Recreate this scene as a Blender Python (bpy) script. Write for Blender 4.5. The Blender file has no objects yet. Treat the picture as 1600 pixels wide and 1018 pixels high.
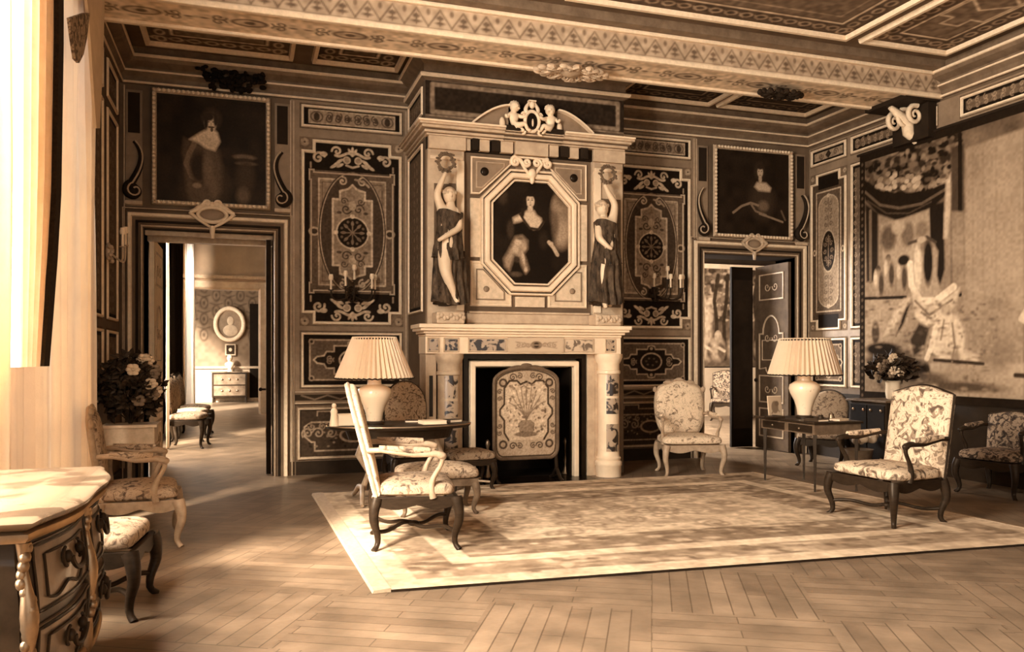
import bpy, bmesh, math, random
import numpy as np
from mathutils import Vector, Matrix, Euler

# ---------------------------------------------------------------- camera, world, light
FPX, CX, HY, CAMZ, YAW = 1264.0, 794.0, 558.0, 1.40, math.atan(409.0 / 1264.0)
SY, CY_ = math.sin(YAW), math.cos(YAW)
scene = bpy.context.scene
cam_data = bpy.data.cameras.new('camera')
cam = bpy.data.objects.new('camera', cam_data)
scene.collection.objects.link(cam)
scene.camera = cam
cam.location = (0, 0, CAMZ)
cam.rotation_euler = (math.pi / 2, 0, -YAW)
cam_data.sensor_width = 36.0
cam_data.lens = 36.0 * FPX / 1600.0
cam_data.shift_x = 6.0 / 1600.0
cam_data.shift_y = 49.0 / 1600.0
cam_data.clip_end = 100
cam_data.clip_start = 0.05

world = bpy.data.worlds.new('sky')
scene.world = world
world.use_nodes = True
_bg = world.node_tree.nodes['Background']
_bg.inputs[0].default_value = (1.0, 0.99, 0.97, 1)
_bg.inputs[1].default_value = 1.3

def area_light(name, loc, rot, sx, sy, power, col=(1.0, 1.0, 1.03)):
    l = bpy.data.lights.new(name, 'AREA')
    l.shape = 'RECTANGLE'; l.size = sx; l.size_y = sy; l.energy = power; l.color = col
    o = bpy.data.objects.new(name, l)
    o.location = loc; o.rotation_euler = rot
    scene.collection.objects.link(o)
    return o
# daylight entering by the left-hand windows, except the last lamp (rotation: the lamp's -Z looks along +X)
WROT = (0, math.radians(-90 + 14), 0)
area_light('window_daylight', (-1.72, 6.0, 2.35), WROT, 3.4, 2.4, 90)
area_light('window_daylight', (-1.70, 3.5, 2.45), WROT, 3.4, 2.2, 1150)
area_light('window_daylight', (-1.75, -1.9, 2.45), WROT, 3.4, 0.9, 350)
area_light('window_daylight', (-1.75, 13.2, 2.3), WROT, 3.0, 2.0, 520)
area_light('window_daylight', (-1.75, 19.4, 2.3), WROT, 3.0, 1.2, 480)
area_light('window_daylight', (-3.1, 24.2, 2.3), WROT, 3.0, 2.4, 200)
area_light('window_daylight', (5.3, 14.0, 2.4), WROT, 2.6, 2.6, 1500)  # added to brighten the tapestry room floor; no window behind it
_s = bpy.data.lights.new('sun', 'SUN'); _s.energy = 21.0; _s.angle = math.radians(9); _s.color = (1.0, 1.0, 1.02)
sun = bpy.data.objects.new('sun', _s); scene.collection.objects.link(sun)
sun.rotation_euler = Vector((1.0, 1.38, -1.0)).to_track_quat('-Z', 'Y').to_euler()

vs = scene.view_settings
vs.view_transform = 'Standard'; vs.look = 'None'; vs.exposure = 0.44; vs.gamma = 1.0
vs.use_curve_mapping = False
scene.cycles.max_bounces = 6
scene.cycles.diffuse_bounces = 4

# ---------------------------------------------------------------- surveying helpers: points on real planes
def _ray(px):
    xr = (px - CX) / FPX
    return xr * CY_ + SY, CY_ - xr * SY          # room X and Y per unit of depth
def B(px, py, Y):                                 # a point on a wall parallel to the back wall
    a, b = _ray(px); s = Y / b
    return Vector((s * a, Y, CAMZ + (HY - py) / FPX * s))
def R(px, py, X):                                 # a point on a wall parallel to the right wall
    a, b = _ray(px); s = X / a
    return Vector((X, s * b, CAMZ + (HY - py) / FPX * s))
def F(px, py, z=0.0):                             # a point on a horizontal plane
    a, b = _ray(px); s = FPX * (CAMZ - z) / (py - HY)
    return Vector((s * a, s * b, z))
YB, YF, XL, XR = 9.95, 8.95, -1.35, 7.86          # back wall, chimney breast front, left wall, right wall
ZC = 4.86                                         # ceiling plane

# ---------------------------------------------------------------- tones
def sep(v):
    v = max(0.0, float(v)); q = v ** 0.5
    return (v, v * (0.53 + 0.21 * q), v * (0.25 + 0.20 * q), 1.0)
def sep_np(T):
    T = np.clip(T, 0.0, 1.0); q = np.sqrt(T)
    return np.stack([T, T * (0.53 + 0.21 * q), T * (0.25 + 0.20 * q), np.ones_like(T)], -1)
_mats = {}
def mat(name, tone, rough=0.6, metal=0.0, var=0.15, scale=6.0, bump=0.0, bscale=40.0, trans=0.0, coat=0.0, stretch=(1, 1, 1)):
    if name in _mats: return _mats[name]
    m = bpy.data.materials.new(name); m.use_nodes = True
    nt = m.node_tree; N = nt.nodes; L = nt.links
    p = N['Principled BSDF']
    p.inputs['Roughness'].default_value = rough; p.inputs['Metallic'].default_value = metal
    p.inputs['Coat Weight'].default_value = coat
    p.inputs['Specular Tint'].default_value = (1.0, .76, .52, 1)
    p.inputs['Specular IOR Level'].default_value = 0.18 if tone < 0.15 else 0.4
    tc = N.new('ShaderNodeTexCoord'); mp = N.new('ShaderNodeMapping'); mp.inputs['Scale'].default_value = stretch
    L.new(tc.outputs['Object'], mp.inputs['Vector'])
    n = N.new('ShaderNodeTexNoise'); n.inputs['Scale'].default_value = scale; n.inputs['Detail'].default_value = 5
    n.inputs['Roughness'].default_value = 0.65
    L.new(mp.outputs[0], n.inputs['Vector'])
    r = N.new('ShaderNodeValToRGB')
    r.color_ramp.elements[0].position = 0.3; r.color_ramp.elements[1].position = 0.7
    r.color_ramp.elements[0].color = sep(tone * (1 - var)); r.color_ramp.elements[1].color = sep(min(0.95, tone * (1 + var)))
    L.new(n.outputs['Fac'], r.inputs['Fac']); L.new(r.outputs['Color'], p.inputs['Base Color'])
    if bump > 0:
        n2 = N.new('ShaderNodeTexNoise'); n2.inputs['Scale'].default_value = bscale; n2.inputs['Detail'].default_value = 3
        L.new(mp.outputs[0], n2.inputs['Vector'])
        b = N.new('ShaderNodeBump'); b.inputs['Strength'].default_value = bump; b.inputs['Distance'].default_value = 0.01
        L.new(n2.outputs['Fac'], b.inputs['Height']); L.new(b.outputs['Normal'], p.inputs['Normal'])
    if trans > 0:
        t = N.new('ShaderNodeBsdfTranslucent'); mx = N.new('ShaderNodeMixShader'); mx.inputs['Fac'].default_value = trans
        L.new(r.outputs['Color'], t.inputs['Color'])
        L.new(p.outputs[0], mx.inputs[1]); L.new(t.outputs[0], mx.inputs[2])
        L.new(mx.outputs[0], N['Material Output'].inputs['Surface'])
    _mats[name] = m
    return m
def floral(name, light, mid, dark, scale=9.0, rough=0.85, thr=0.5):
    """woven floral cloth: pale ground, scattered mid and dark motifs"""
    if name in _mats: return _mats[name]
    m = bpy.data.materials.new(name); m.use_nodes = True
    nt = m.node_tree; N = nt.nodes; L = nt.links
    p = N['Principled BSDF']; p.inputs['Roughness'].default_value = rough
    p.inputs['Specular IOR Level'].default_value = 0.2
    tc = N.new('ShaderNodeTexCoord')
    n = N.new('ShaderNodeTexNoise'); n.inputs['Scale'].default_value = scale; n.inputs['Detail'].default_value = 2.5
    n.inputs['Distortion'].default_value = 1.6
    L.new(tc.outputs['Object'], n.inputs['Vector'])
    r = N.new('ShaderNodeValToRGB'); cr = r.color_ramp
    cr.elements[0].position = 0.0; cr.elements[0].color = sep(dark)
    cr.elements[1].position = thr - 0.10; cr.elements[1].color = sep(dark)
    for pos, t in ((thr - 0.07, mid), (thr - 0.01, mid), (thr + 0.02, light), (thr + 0.10, light), (thr + 0.125, mid * 1.1), (thr + 0.15, light)):
        e = cr.elements.new(pos); e.color = sep(t)
    L.new(n.outputs['Fac'], r.inputs['Fac'])
    L.new(r.outputs['Color'], p.inputs['Base Color'])
    n2 = N.new('ShaderNodeTexNoise'); n2.inputs['Scale'].default_value = 260
    b = N.new('ShaderNodeBump'); b.inputs['Strength'].default_value = 0.25; b.inputs['Distance'].default_value = 0.004
    L.new(tc.outputs['Object'], n2.inputs['Vector']); L.new(n2.outputs['Fac'], b.inputs['Height']); L.new(b.outputs['Normal'], p.inputs['Normal'])
    _mats[name] = m
    return m
def marble(name, base, vein, scale=3.0, thr=0.5, rough=0.3):
    if name in _mats: return _mats[name]
    m = bpy.data.materials.new(name); m.use_nodes = True
    nt = m.node_tree; N = nt.nodes; L = nt.links
    p = N['Principled BSDF']; p.inputs['Roughness'].default_value = rough
    tc = N.new('ShaderNodeTexCoord')
    n = N.new('ShaderNodeTexNoise'); n.inputs['Scale'].default_value = scale; n.inputs['Detail'].default_value = 6
    n.inputs['Distortion'].default_value = 1.2
    L.new(tc.outputs['Object'], n.inputs['Vector'])
    r = N.new('ShaderNodeValToRGB'); cr = r.color_ramp
    cr.elements[0].position = thr - 0.03; cr.elements[0].color = sep(vein)
    cr.elements[1].position = thr + 0.03; cr.elements[1].color = sep(base)
    L.new(n.outputs['Fac'], r.inputs['Fac']); L.new(r.outputs['Color'], p.inputs['Base Color'])
    _mats[name] = m
    return m
def art_mat(name='painted', rough=0.75, spec=0.3):
    if name in _mats: return _mats[name]
    m = bpy.data.materials.new(name); m.use_nodes = True
    nt = m.node_tree; p = nt.nodes['Principled BSDF']
    a = nt.nodes.new('ShaderNodeAttribute'); a.attribute_name = 'Col'
    nt.links.new(a.outputs['Color'], p.inputs['Base Color'])
    p.inputs['Roughness'].default_value = rough; p.inputs['Specular IOR Level'].default_value = spec * .35; p.inputs['Specular Tint'].default_value = (1.0, .76, .52, 1)
    _mats[name] = m
    return m

# ---------------------------------------------------------------- object helpers
def link(o):
    scene.collection.objects.link(o); return o
def tag(o, label=None, cat=None, group=None, kind=None):
    if label: o['label'] = label
    if cat: o['category'] = cat
    if group: o['group'] = group
    if kind: o['kind'] = kind
    return o
def thing(name, label, cat, loc=(0, 0, 0), rz=0.0, group=None):
    o = bpy.data.objects.new(name, None); link(o)
    o.empty_display_size = 0.1
    o.location = loc; o.rotation_euler = (0, 0, rz)
    return tag(o, label, cat, group)
def copy_tree(o, parent=None):
    c = o.copy(); link(c)
    if parent: c.parent = parent
    for ch in list(o.children): copy_tree(ch, c)
    return c

class MB:
    """collects shapes for one mesh"""
    def __init__(s): s.v = []; s.f = []
    def add(s, vs_, fs):
        k = len(s.v); s.v += [tuple(q) for q in vs_]; s.f += [tuple(i + k for i in f) for f in fs]; return s
    def box(s, x0, x1, y0, y1, z0, z1):
        if x0 > x1: x0, x1 = x1, x0
        if y0 > y1: y0, y1 = y1, y0
        if z0 > z1: z0, z1 = z1, z0
        return s.add([(x0, y0, z0), (x1, y0, z0), (x1, y1, z0), (x0, y1, z0), (x0, y0, z1), (x1, y0, z1), (x1, y1, z1), (x0, y1, z1)],
              [(0, 3, 2, 1), (4, 5, 6, 7), (0, 1, 5, 4), (1, 2, 6, 5), (2, 3, 7, 6), (3, 0, 4, 7)])
    def rings(s, rs, cap=True, closed=False):
        n = len(rs[0]); k = len(s.v)
        for r in rs: s.v += [tuple(q) for q in r]
        m = len(rs)
        for i in range(m - 1 + (1 if closed else 0)):
            a = k + i * n; b = k + ((i + 1) % m) * n
            for j in range(n):
                j2 = (j + 1) % n
                s.f.append((a + j, a + j2, b + j2, b + j))
        if cap and not closed:
            s.f.append(tuple(k + j for j in reversed(range(n))))
            s.f.append(tuple(k + (m - 1) * n + j for j in range(n)))
        return s
    def lathe(s, prof, c=(0, 0, 0), n=24, sx=1.0, sy=1.0):
        rs = [[(c[0] + r * sx * math.cos(2 * math.pi * j / n), c[1] + r * sy * math.sin(2 * math.pi * j / n), c[2] + z) for j in range(n)] for r, z in prof]
        return s.rings(rs)
    def tube(s, pts, rad, n=8, flat=1.0, closed=False):
        """sweep a circle; rad a number or one per point"""
        P = [Vector(p) for p in pts]; m = len(P)
        if not hasattr(rad, '__len__'): rad = [rad] * m
        rs = []; prev = None
        for i in range(m):
            if closed: t = P[(i + 1) % m] - P[i - 1]
            else: t = P[min(i + 1, m - 1)] - P[max(i - 1, 0)]
            if t.length < 1e-9: t = Vector((0, 0, 1))
            t.normalize()
            if prev is None:
                up = Vector((0, 0, 1)) if abs(t.z) < 0.9 else Vector((0, 1, 0))
                a = t.cross(up).normalized()
            else:
                a = (prev - t * prev.dot(t))
                if a.length < 1e-6: a = t.orthogonal()
                a.normalize()
            prev = a; b = t.cross(a)
            rs.append([P[i] + a * (rad[i] * math.cos(2 * math.pi * j / n)) + b * (rad[i] * flat * math.sin(2 * math.pi * j / n)) for j in range(n)])
        return s.rings(rs, closed=closed)
    def ell(s, c, rx, ry=None, rz=None, n=14, m=9):
        ry = rx if ry is None else ry; rz = rx if rz is None else rz
        prof = []
        for i in range(m + 1):
            a = -math.pi / 2 + math.pi * i / m
            prof.append((max(1e-4, math.cos(a)), math.sin(a) * rz))
        rs = [[(c[0] + r * rx * math.cos(2 * math.pi * j / n), c[1] + r * ry * math.sin(2 * math.pi * j / n), c[2] + z) for j in range(n)] for r, z in prof]
        return s.rings(rs)
    def prism(s, poly, fn, t):
        """poly of (u,v); fn(u,v,w) -> point; extruded from w=0 to w=t"""
        n = len(poly)
        a = [fn(u, v, 0) for u, v in poly]; b = [fn(u, v, t) for u, v in poly]
        return s.rings([a, b])
    def ribbon(s, pts, width, fn, t, closed=False, taper=False):
        """flat strip of rectangular section following pts in a plane"""
        P = [Vector((p[0], p[1])) for p in pts]; m = len(P); rs = []
        for i in range(m):
            if closed: d0 = P[i] - P[i - 1]; d1 = P[(i + 1) % m] - P[i]
            else:
                d0 = P[i] - P[i - 1] if i else P[1] - P[0]
                d1 = P[i + 1] - P[i] if i < m - 1 else P[m - 1] - P[m - 2]
            if d0.length < 1e-9: d0 = d1
            if d1.length < 1e-9: d1 = d0
            d0 = d0.normalized(); d1 = d1.normalized()
            n0 = Vector((-d0.y, d0.x)); n1 = Vector((-d1.y, d1.x)); nn = n0 + n1
            if nn.length < 1e-6: nn = n0
            nn.normalize(); k = 1.0 / max(0.35, nn.dot(n0))
            w = width / 2
            if taper: w *= (0.25 + 0.75 * math.sin(math.pi * (0.12 + 0.76 * i / (m - 1))))
            a = P[i] + nn * (w * k); b = P[i] - nn * (w * k)
            rs.append([fn(a.x, a.y, 0), fn(a.x * .8 + b.x * .2, a.y * .8 + b.y * .2, t), fn(a.x * .2 + b.x * .8, a.y * .2 + b.y * .8, t), fn(b.x, b.y, 0)])
        return s.rings(rs, closed=closed)
    def xf(s, M):
        s.v = [tuple(M @ Vector(q)) for q in s.v]; return s
    def build(s, name, m, parent=None, smooth=False, loc=None):
        me = bpy.data.meshes.new(name); me.from_pydata(s.v, [], s.f)
        bm = bmesh.new(); bm.from_mesh(me); bmesh.ops.recalc_face_normals(bm, faces=bm.faces); bm.to_mesh(me); bm.free()
        me.materials.append(m)
        o = bpy.data.objects.new(name, me); link(o)
        if parent: o.parent = parent
        if loc: o.location = loc
        if smooth:
            me.polygons.foreach_set('use_smooth', [True] * len(me.polygons))
            me.set_sharp_from_angle(angle=math.radians(48))
        return o
def soft(o, levels=1):
    s = o.modifiers.new('sub', 'SUBSURF'); s.levels = levels; s.render_levels = levels
    return o
def bev(o, w=0.004, n=2):
    b = o.modifiers.new('bev', 'BEVEL'); b.width = w; b.segments = n; b.limit_method = 'ANGLE'
    return o
def struct(name, mb, m, **k):
    o = mb.build(name, m, **k); o['kind'] = 'structure'; return o

def skin_part(name, pts, edges, m, parent, sub=2, root=0):
    """pts: list of (x,y,z,r); one smooth continuous skinned surface"""
    me = bpy.data.meshes.new(name); me.from_pydata([p[:3] for p in pts], edges, [])
    o = bpy.data.objects.new(name, me); link(o)
    sk = o.modifiers.new('skin', 'SKIN'); sk.use_smooth_shade = True
    if not me.skin_vertices: pass
    for i, p in enumerate(pts):
        r = p[3]; q = p[4] if len(p) > 4 else r
        me.skin_vertices[0].data[i].radius = (r, q)
        me.skin_vertices[0].data[i].use_root = (i == root)
    ss = o.modifiers.new('sub', 'SUBSURF'); ss.levels = sub; ss.render_levels = sub
    dg = bpy.context.evaluated_depsgraph_get(); dg.update()
    me2 = bpy.data.meshes.new_from_object(o.evaluated_get(dg))
    o.modifiers.clear(); o.data = me2; bpy.data.meshes.remove(me)
    me2.name = name; me2.materials.clear(); me2.materials.append(m)
    me2.polygons.foreach_set('use_smooth', [True] * len(me2.polygons))
    o.parent = parent
    return o

# ---------------------------------------------------------------- 2D drawing helpers
def spiral(cx, cy, r, turns=1.5, a0=0.0, d=1, n=22, r1=0.12):
    return [(cx + (r * (1 - t) + r * r1 * t) * math.cos(a0 + d * t * turns * 2 * math.pi), cy + (r * (1 - t) + r * r1 * t) * math.sin(a0 + d * t * turns * 2 * math.pi)) for t in [i / (n - 1) for i in range(n)]]
def arc(cx, cy, rx, ry, a0, a1, n=16):
    return [(cx + rx * math.cos(a0 + (a1 - a0) * i / (n - 1)), cy + ry * math.sin(a0 + (a1 - a0) * i / (n - 1))) for i in range(n)]
def bez(p0, p1, p2, p3, n=14):
    out = []
    for i in range(n):
        t = i / (n - 1); u = 1 - t
        out.append(tuple(u ** 3 * a + 3 * u * u * t * b + 3 * u * t * t * c + t ** 3 * d for a, b, c, d in zip(p0, p1, p2, p3)))
    return out
def smooth_noise(h, w, cell, seed):
    rng = np.random.default_rng(seed)
    gh, gw = int(h / cell) + 3, int(w / cell) + 3
    g = rng.random((gh, gw)); y = np.arange(h) / cell; x = np.arange(w) / cell
    yi = y.astype(int); xi = x.astype(int); fy = y - yi; fx = x - xi
    fy = fy * fy * (3 - 2 * fy); fx = fx * fx * (3 - 2 * fx)
    a = g[np.ix_(yi, xi)]; b = g[np.ix_(yi, xi + 1)]; c = g[np.ix_(yi + 1, xi)]; d = g[np.ix_(yi + 1, xi + 1)]
    return (a * (1 - fx) + b * fx) * (1 - fy)[:, None] + (c * (1 - fx) + d * fx) * fy[:, None]
class Art:
    """a painted surface of w by h metres, origin bottom left, tones 0..1"""
    def __init__(s, w, h, base, step):
        s.w, s.h = w, h; s.nu = max(4, int(w / step) + 1); s.nv = max(4, int(h / step) + 1)
        s.U, s.V = np.meshgrid(np.linspace(0, w, s.nu), np.linspace(0, h, s.nv))
        s.T = np.full(s.U.shape, float(base)); s.px = max(w / s.nu, h / s.nv)
        s.xx = s.U[0]; s.yy = s.V[:, 0]
    def _win(s, x0, x1, y0, y1):
        i0, i1 = np.searchsorted(s.xx, x0), np.searchsorted(s.xx, x1, 'right')
        j0, j1 = np.searchsorted(s.yy, y0), np.searchsorted(s.yy, y1, 'right')
        return slice(j0, j1), slice(i0, i1)
    def _mix(s, win, a, t):
        if a.size == 0: return
        a = np.clip(a, 0, 1)
        s.T[win] = s.T[win] * (1 - a) + t * a
    def ell(s, cx, cy, rx, ry, t, soft_=None, alpha=1.0, rot=0.0, sym=False):
        soft_ = soft_ if soft_ is not None else s.px * 1.2 / max(min(rx, ry), 1e-6)
        R_ = max(rx, ry) * (1 + soft_); w = s._win(cx - R_, cx + R_, cy - R_, cy + R_)
        U = s.U[w] - cx; V = s.V[w] - cy; c, q = math.cos(rot), math.sin(rot)
        d = np.sqrt(((U * c + V * q) / rx) ** 2 + ((-U * q + V * c) / ry) ** 2)
        s._mix(w, alpha * (1 + soft_ / 2 - d) / soft_, t)
        if sym: s.ell(s.w - cx, cy, rx, ry, t, soft_, alpha, -rot)
    def line(s, pts, wd, t, alpha=1.0, sym=False, closed=False):
        P = list(pts) + ([pts[0]] if closed else [])
        e = s.px * 0.7
        xs = [p[0] for p in P]; ys = [p[1] for p in P]; m = wd / 2 + 2 * e
        w = s._win(min(xs) - m, max(xs) + m, min(ys) - m, max(ys) + m)
        U = s.U[w]; V = s.V[w]
        if U.size:
            D = np.full(U.shape, 1e9)
            for (x0, y0), (x1, y1) in zip(P[:-1], P[1:]):
                dx, dy = x1 - x0, y1 - y0; L2 = dx * dx + dy * dy + 1e-12
                k = np.clip(((U - x0) * dx + (V - y0) * dy) / L2, 0, 1)
                D = np.minimum(D, np.hypot(U - x0 - k * dx, V - y0 - k * dy))
            s._mix(w, alpha * ((wd / 2 + e - D) / (2 * e)), t)
        if sym: s.line([(s.w - x, y) for x, y in pts], wd, t, alpha, closed=closed)
    def poly(s, pts, t, alpha=1.0, soft_=0.0, sym=False):
        xs = [p[0] for p in pts]; ys = [p[1] for p in pts]
        w = s._win(min(xs) - soft_, max(xs) + soft_, min(ys) - soft_, max(ys) + soft_); U = s.U[w]; V = s.V[w]
        if U.size:
            ins = np.zeros(U.shape, bool); n = len(pts)
            D = np.full(U.shape, 1e9)
            for i in range(n):
                x0, y0 = pts[i]; x1, y1 = pts[(i + 1) % n]
                if abs(y1 - y0) > 1e-9:
                    c = ((y0 > V) != (y1 > V)) & (U < (x1 - x0) * (V - y0) / (y1 - y0) + x0); ins ^= c
                if soft_ > 0:
                    dx, dy = x1 - x0, y1 - y0; L2 = dx * dx + dy * dy + 1e-12
                    k = np.clip(((U - x0) * dx + (V - y0) * dy) / L2, 0, 1)
                    D = np.minimum(D, np.hypot(U - x0 - k * dx, V - y0 - k * dy))
            if soft_ > 0:
                sd = np.where(ins, D, -D); a = (sd + soft_) / (2 * soft_)
            else: a = ins.astype(float)
            s._mix(w, alpha * np.clip(a, 0, 1), t)
        if sym: s.poly([(s.w - x, y) for x, y in pts], t, alpha, soft_)
    def rect(s, x0, x1, y0, y1, t, alpha=1.0):
        w = s._win(x0, x1, y0, y1); s._mix(w, np.full(s.U[w].shape, alpha), t)
    def frame(s, x0, x1, y0, y1, wd, t): s.line([(x0, y0), (x1, y0), (x1, y1), (x0, y1)], wd, t, closed=True)
    def noise(s, amp, cell, seed=1):
        c = max(1.01, cell / s.px); s.T *= 1 + amp * (smooth_noise(s.nv, s.nu, c, seed) - 0.5) * 2
        s.T = np.clip(s.T, 0.0, 0.95)
    def build(s, name, fn, parent=None, m=None, back=0.004):
        nv, nu = s.nv, s.nu
        me = bpy.data.meshes.new(name)
        o3, e1, e2 = Vector(fn(0, 0, 0)), Vector(fn(s.w, 0, 0)), Vector(fn(0, s.h, 0))
        du = (e1 - o3) / s.w; dv = (e2 - o3) / s.h
        e3 = Vector(fn(s.w, s.h, 0)); bl = (e3 - e1 - e2 + o3) / (s.w * s.h)
        U = s.U.ravel()[:, None]; V = s.V.ravel()[:, None]
        P = np.array(o3) + U * np.array(du) + V * np.array(dv) + U * V * np.array(bl)
        me.vertices.add(nu * nv); me.vertices.foreach_set('co', P.astype(np.float32).ravel())
        idx = np.arange(nu * nv).reshape(nv, nu)
        q = np.stack([idx[:-1, :-1], idx[:-1, 1:], idx[1:, 1:], idx[1:, :-1]], -1).reshape(-1, 4)
        nf = len(q); me.loops.add(nf * 4); me.loops.foreach_set('vertex_index', q.ravel().astype(np.int32))
        me.polygons.add(nf); me.polygons.foreach_set('loop_start', np.arange(0, nf * 4, 4, dtype=np.int32))
        me.update(calc_edges=True); me.validate()
        ca = me.color_attributes.new('Col', 'FLOAT_COLOR', 'POINT')
        ca.data.foreach_set('color', sep_np(s.T).reshape(-1, 4).astype(np.float32).ravel())
        me.materials.append(m or art_mat())
        o = bpy.data.objects.new(name, me); link(o)
        if parent: o.parent = parent
        return o
def plane_fn(O, U, V, W):
    O, U, V, W = Vector(O), Vector(U), Vector(V), Vector(W)
    return lambda u, v, w=0.0: O + U * u + V * v + W * w
def wall_fn(x, z, Y): return plane_fn((x, Y, z), (1, 0, 0), (0, 0, 1), (0, -1, 0))     # on the back wall, relief toward the room
def right_fn(y, z, X): return plane_fn((X, y, z), (0, -1, 0), (0, 0, 1), (-1, 0, 0))   # on the right wall, u runs toward the camera
def left_fn(y, z, X): return plane_fn((X, y, z), (0, 1, 0), (0, 0, 1), (1, 0, 0))      # on the left wall, u runs away from the camera
def notched(x0, x1, y0, y1, c):
    return [(x0 + c, y0), (x1 - c, y0), (x1 - c, y0 + c), (x1, y0 + c), (x1, y1 - c), (x1 - c, y1 - c), (x1 - c, y1), (x0 + c, y1), (x0 + c, y1 - c), (x0, y1 - c), (x0, y0 + c), (x0 + c, y0 + c)]
def frame_mb(x0, x1, y0, y1, wd, fn, t, mb=None):
    mb = mb or MB()
    return mb.ribbon([(x0, y0), (x1, y0), (x1, y1), (x0, y1)], wd, fn, t, closed=True)

# ---------------------------------------------------------------- materials of the room
m_wall = mat('wall_paint', 0.13, 0.6, var=0.25, scale=3, bump=0.1)
m_stile = mat('stile_paint', 0.24, 0.55, var=0.22, scale=5, bump=0.1)
m_dark = mat('dark_paint', 0.018, 0.75, var=0.4, scale=4)
m_gilt = mat('pale_gilt', 0.74, 0.45, var=0.12, scale=20)
m_gilt2 = mat('dull_gilt', 0.46, 0.5, var=0.2, scale=16)
m_white = mat('white_marble', 0.80, 0.35, var=0.08, scale=5)
m_stone = mat('cream_stone', 0.52, 0.5, var=0.18, scale=7, bump=0.15)
m_black = mat('black_marble', 0.012, 0.25, var=0.5, scale=10)
m_plaster = mat('plaster', 0.42, 0.8, var=0.15, scale=2)
m_nearblack = mat('soot', 0.008, 0.9, var=0.3)  # near-black for sooty firebox, dark objects, unlit leaf and doorway sheet
m_darkwall = mat('dark_hanging', 0.022, 0.8, var=0.3, scale=3)  # dark walls of the rooms beyond the two doorways

def parquet():
    m = bpy.data.materials.new('oak_parquet'); m.use_nodes = True
    nt = m.node_tree; N = nt.nodes; L = nt.links; p = N['Principled BSDF']
    tc = N.new('ShaderNodeTexCoord')
    def brick(rot, sc):
        mp = N.new('ShaderNodeMapping'); mp.inputs['Rotation'].default_value = (0, 0, rot)
        L.new(tc.outputs['Object'], mp.inputs['Vector'])
        b = N.new('ShaderNodeTexBrick'); b.inputs['Scale'].default_value = sc
        b.inputs['Brick Width'].default_value = 0.9; b.inputs['Row Height'].default_value = 0.11
        b.inputs['Mortar Size'].default_value = 0.004; b.inputs['Bias'].default_value = -0.1
        b.inputs['Color1'].default_value = sep(0.18); b.inputs['Color2'].default_value = sep(0.25); b.inputs['Mortar'].default_value = sep(0.11)
        L.new(mp.outputs[0], b.inputs['Vector']); return b
    b1 = brick(math.radians(28), 1.0); b2 = brick(math.radians(-62), 1.0)
    mp = N.new('ShaderNodeMapping'); mp.inputs['Rotation'].default_value = (0, 0, math.radians(28))
    L.new(tc.outputs['Object'], mp.inputs['Vector'])
    ch = N.new('ShaderNodeTexChecker'); ch.inputs['Scale'].default_value = 1.1
    L.new(mp.outputs[0], ch.inputs['Vector'])
    mx = N.new('ShaderNodeMixRGB'); L.new(ch.outputs['Fac'], mx.inputs['Fac']); L.new(b1.outputs['Color'], mx.inputs[1]); L.new(b2.outputs['Color'], mx.inputs[2])
    n = N.new('ShaderNodeTexNoise'); n.inputs['Scale'].default_value = 3.5; n.inputs['Detail'].default_value = 8
    L.new(tc.outputs['Object'], n.inputs['Vector'])
    r = N.new('ShaderNodeValToRGB'); r.color_ramp.elements[0].position = .3; r.color_ramp.elements[1].position = .75
    r.color_ramp.elements[0].color = (.62, .62, .62, 1); r.color_ramp.elements[1].color = (1.25, 1.25, 1.25, 1)
    L.new(n.outputs['Fac'], r.inputs['Fac'])
    mu = N.new('ShaderNodeMixRGB'); mu.blend_type = 'MULTIPLY'; mu.inputs['Fac'].default_value = 1
    L.new(mx.outputs[0], mu.inputs[1]); L.new(r.outputs[0], mu.inputs[2]); L.new(mu.outputs[0], p.inputs['Base Color'])
    p.inputs['Roughness'].default_value = 0.36; p.inputs['Specular IOR Level'].default_value = 0.22; p.inputs['Specular Tint'].default_value = (1.0, .76, .52, 1)
    n3 = N.new('ShaderNodeTexNoise'); n3.inputs['Scale'].default_value = 9; L.new(tc.outputs['Object'], n3.inputs['Vector'])
    bp = N.new('ShaderNodeBump'); bp.inputs['Strength'].default_value = 0.12; bp.inputs['Distance'].default_value = 0.02
    L.new(n3.outputs['Fac'], bp.inputs['Height']); L.new(bp.outputs[0], p.inputs['Normal'])
    return m
m_floor = parquet()

# ---------------------------------------------------------------- shell
struct('floor', MB().box(-3.2, 14.2, -6.0, 27.4, -0.1, 0), m_floor)
ZT = 5.0
DL0, DL1, DR0, DR1, DH = -1.10, 0.30, 6.10, 7.62, 2.86        # the two doorways of the back wall
struct('wall_back', MB().box(-3.2, DL0, YB, 10.40, 0, ZT).box(DL0, DL1, YB, 10.40, DH, ZT).box(DL1, DR0, YB, 10.40, 0, ZT)
       .box(DR0, DR1, YB, 10.40, DH, ZT).box(DR1, 14.2, YB, 10.40, 0, ZT), m_wall)
def holed_wall(x0, x1, y0, y1, holes, z0=0.35, z1=4.0):
    mb = MB(); y = y0
    for a, b in holes:
        mb.box(x0, x1, y, a, 0, ZT); mb.box(x0, x1, a, b, 0, z0); mb.box(x0, x1, a, b, z1, ZT); y = b
    return mb.box(x0, x1, y, y1, 0, ZT)
struct('wall_left', holed_wall(-1.65, XL, -6.0, YB, [(-2.4, -1.5), (2.2, 4.7), (4.9, 7.3)]), m_wall)
struct('wall_right', MB().box(XR, XR + .3, -6.0, YB, 0, ZT), m_wall)
struct('ceiling', MB().box(-3.2, 14.2, -6.0, 27.4, ZC, ZT), m_wall)
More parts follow.
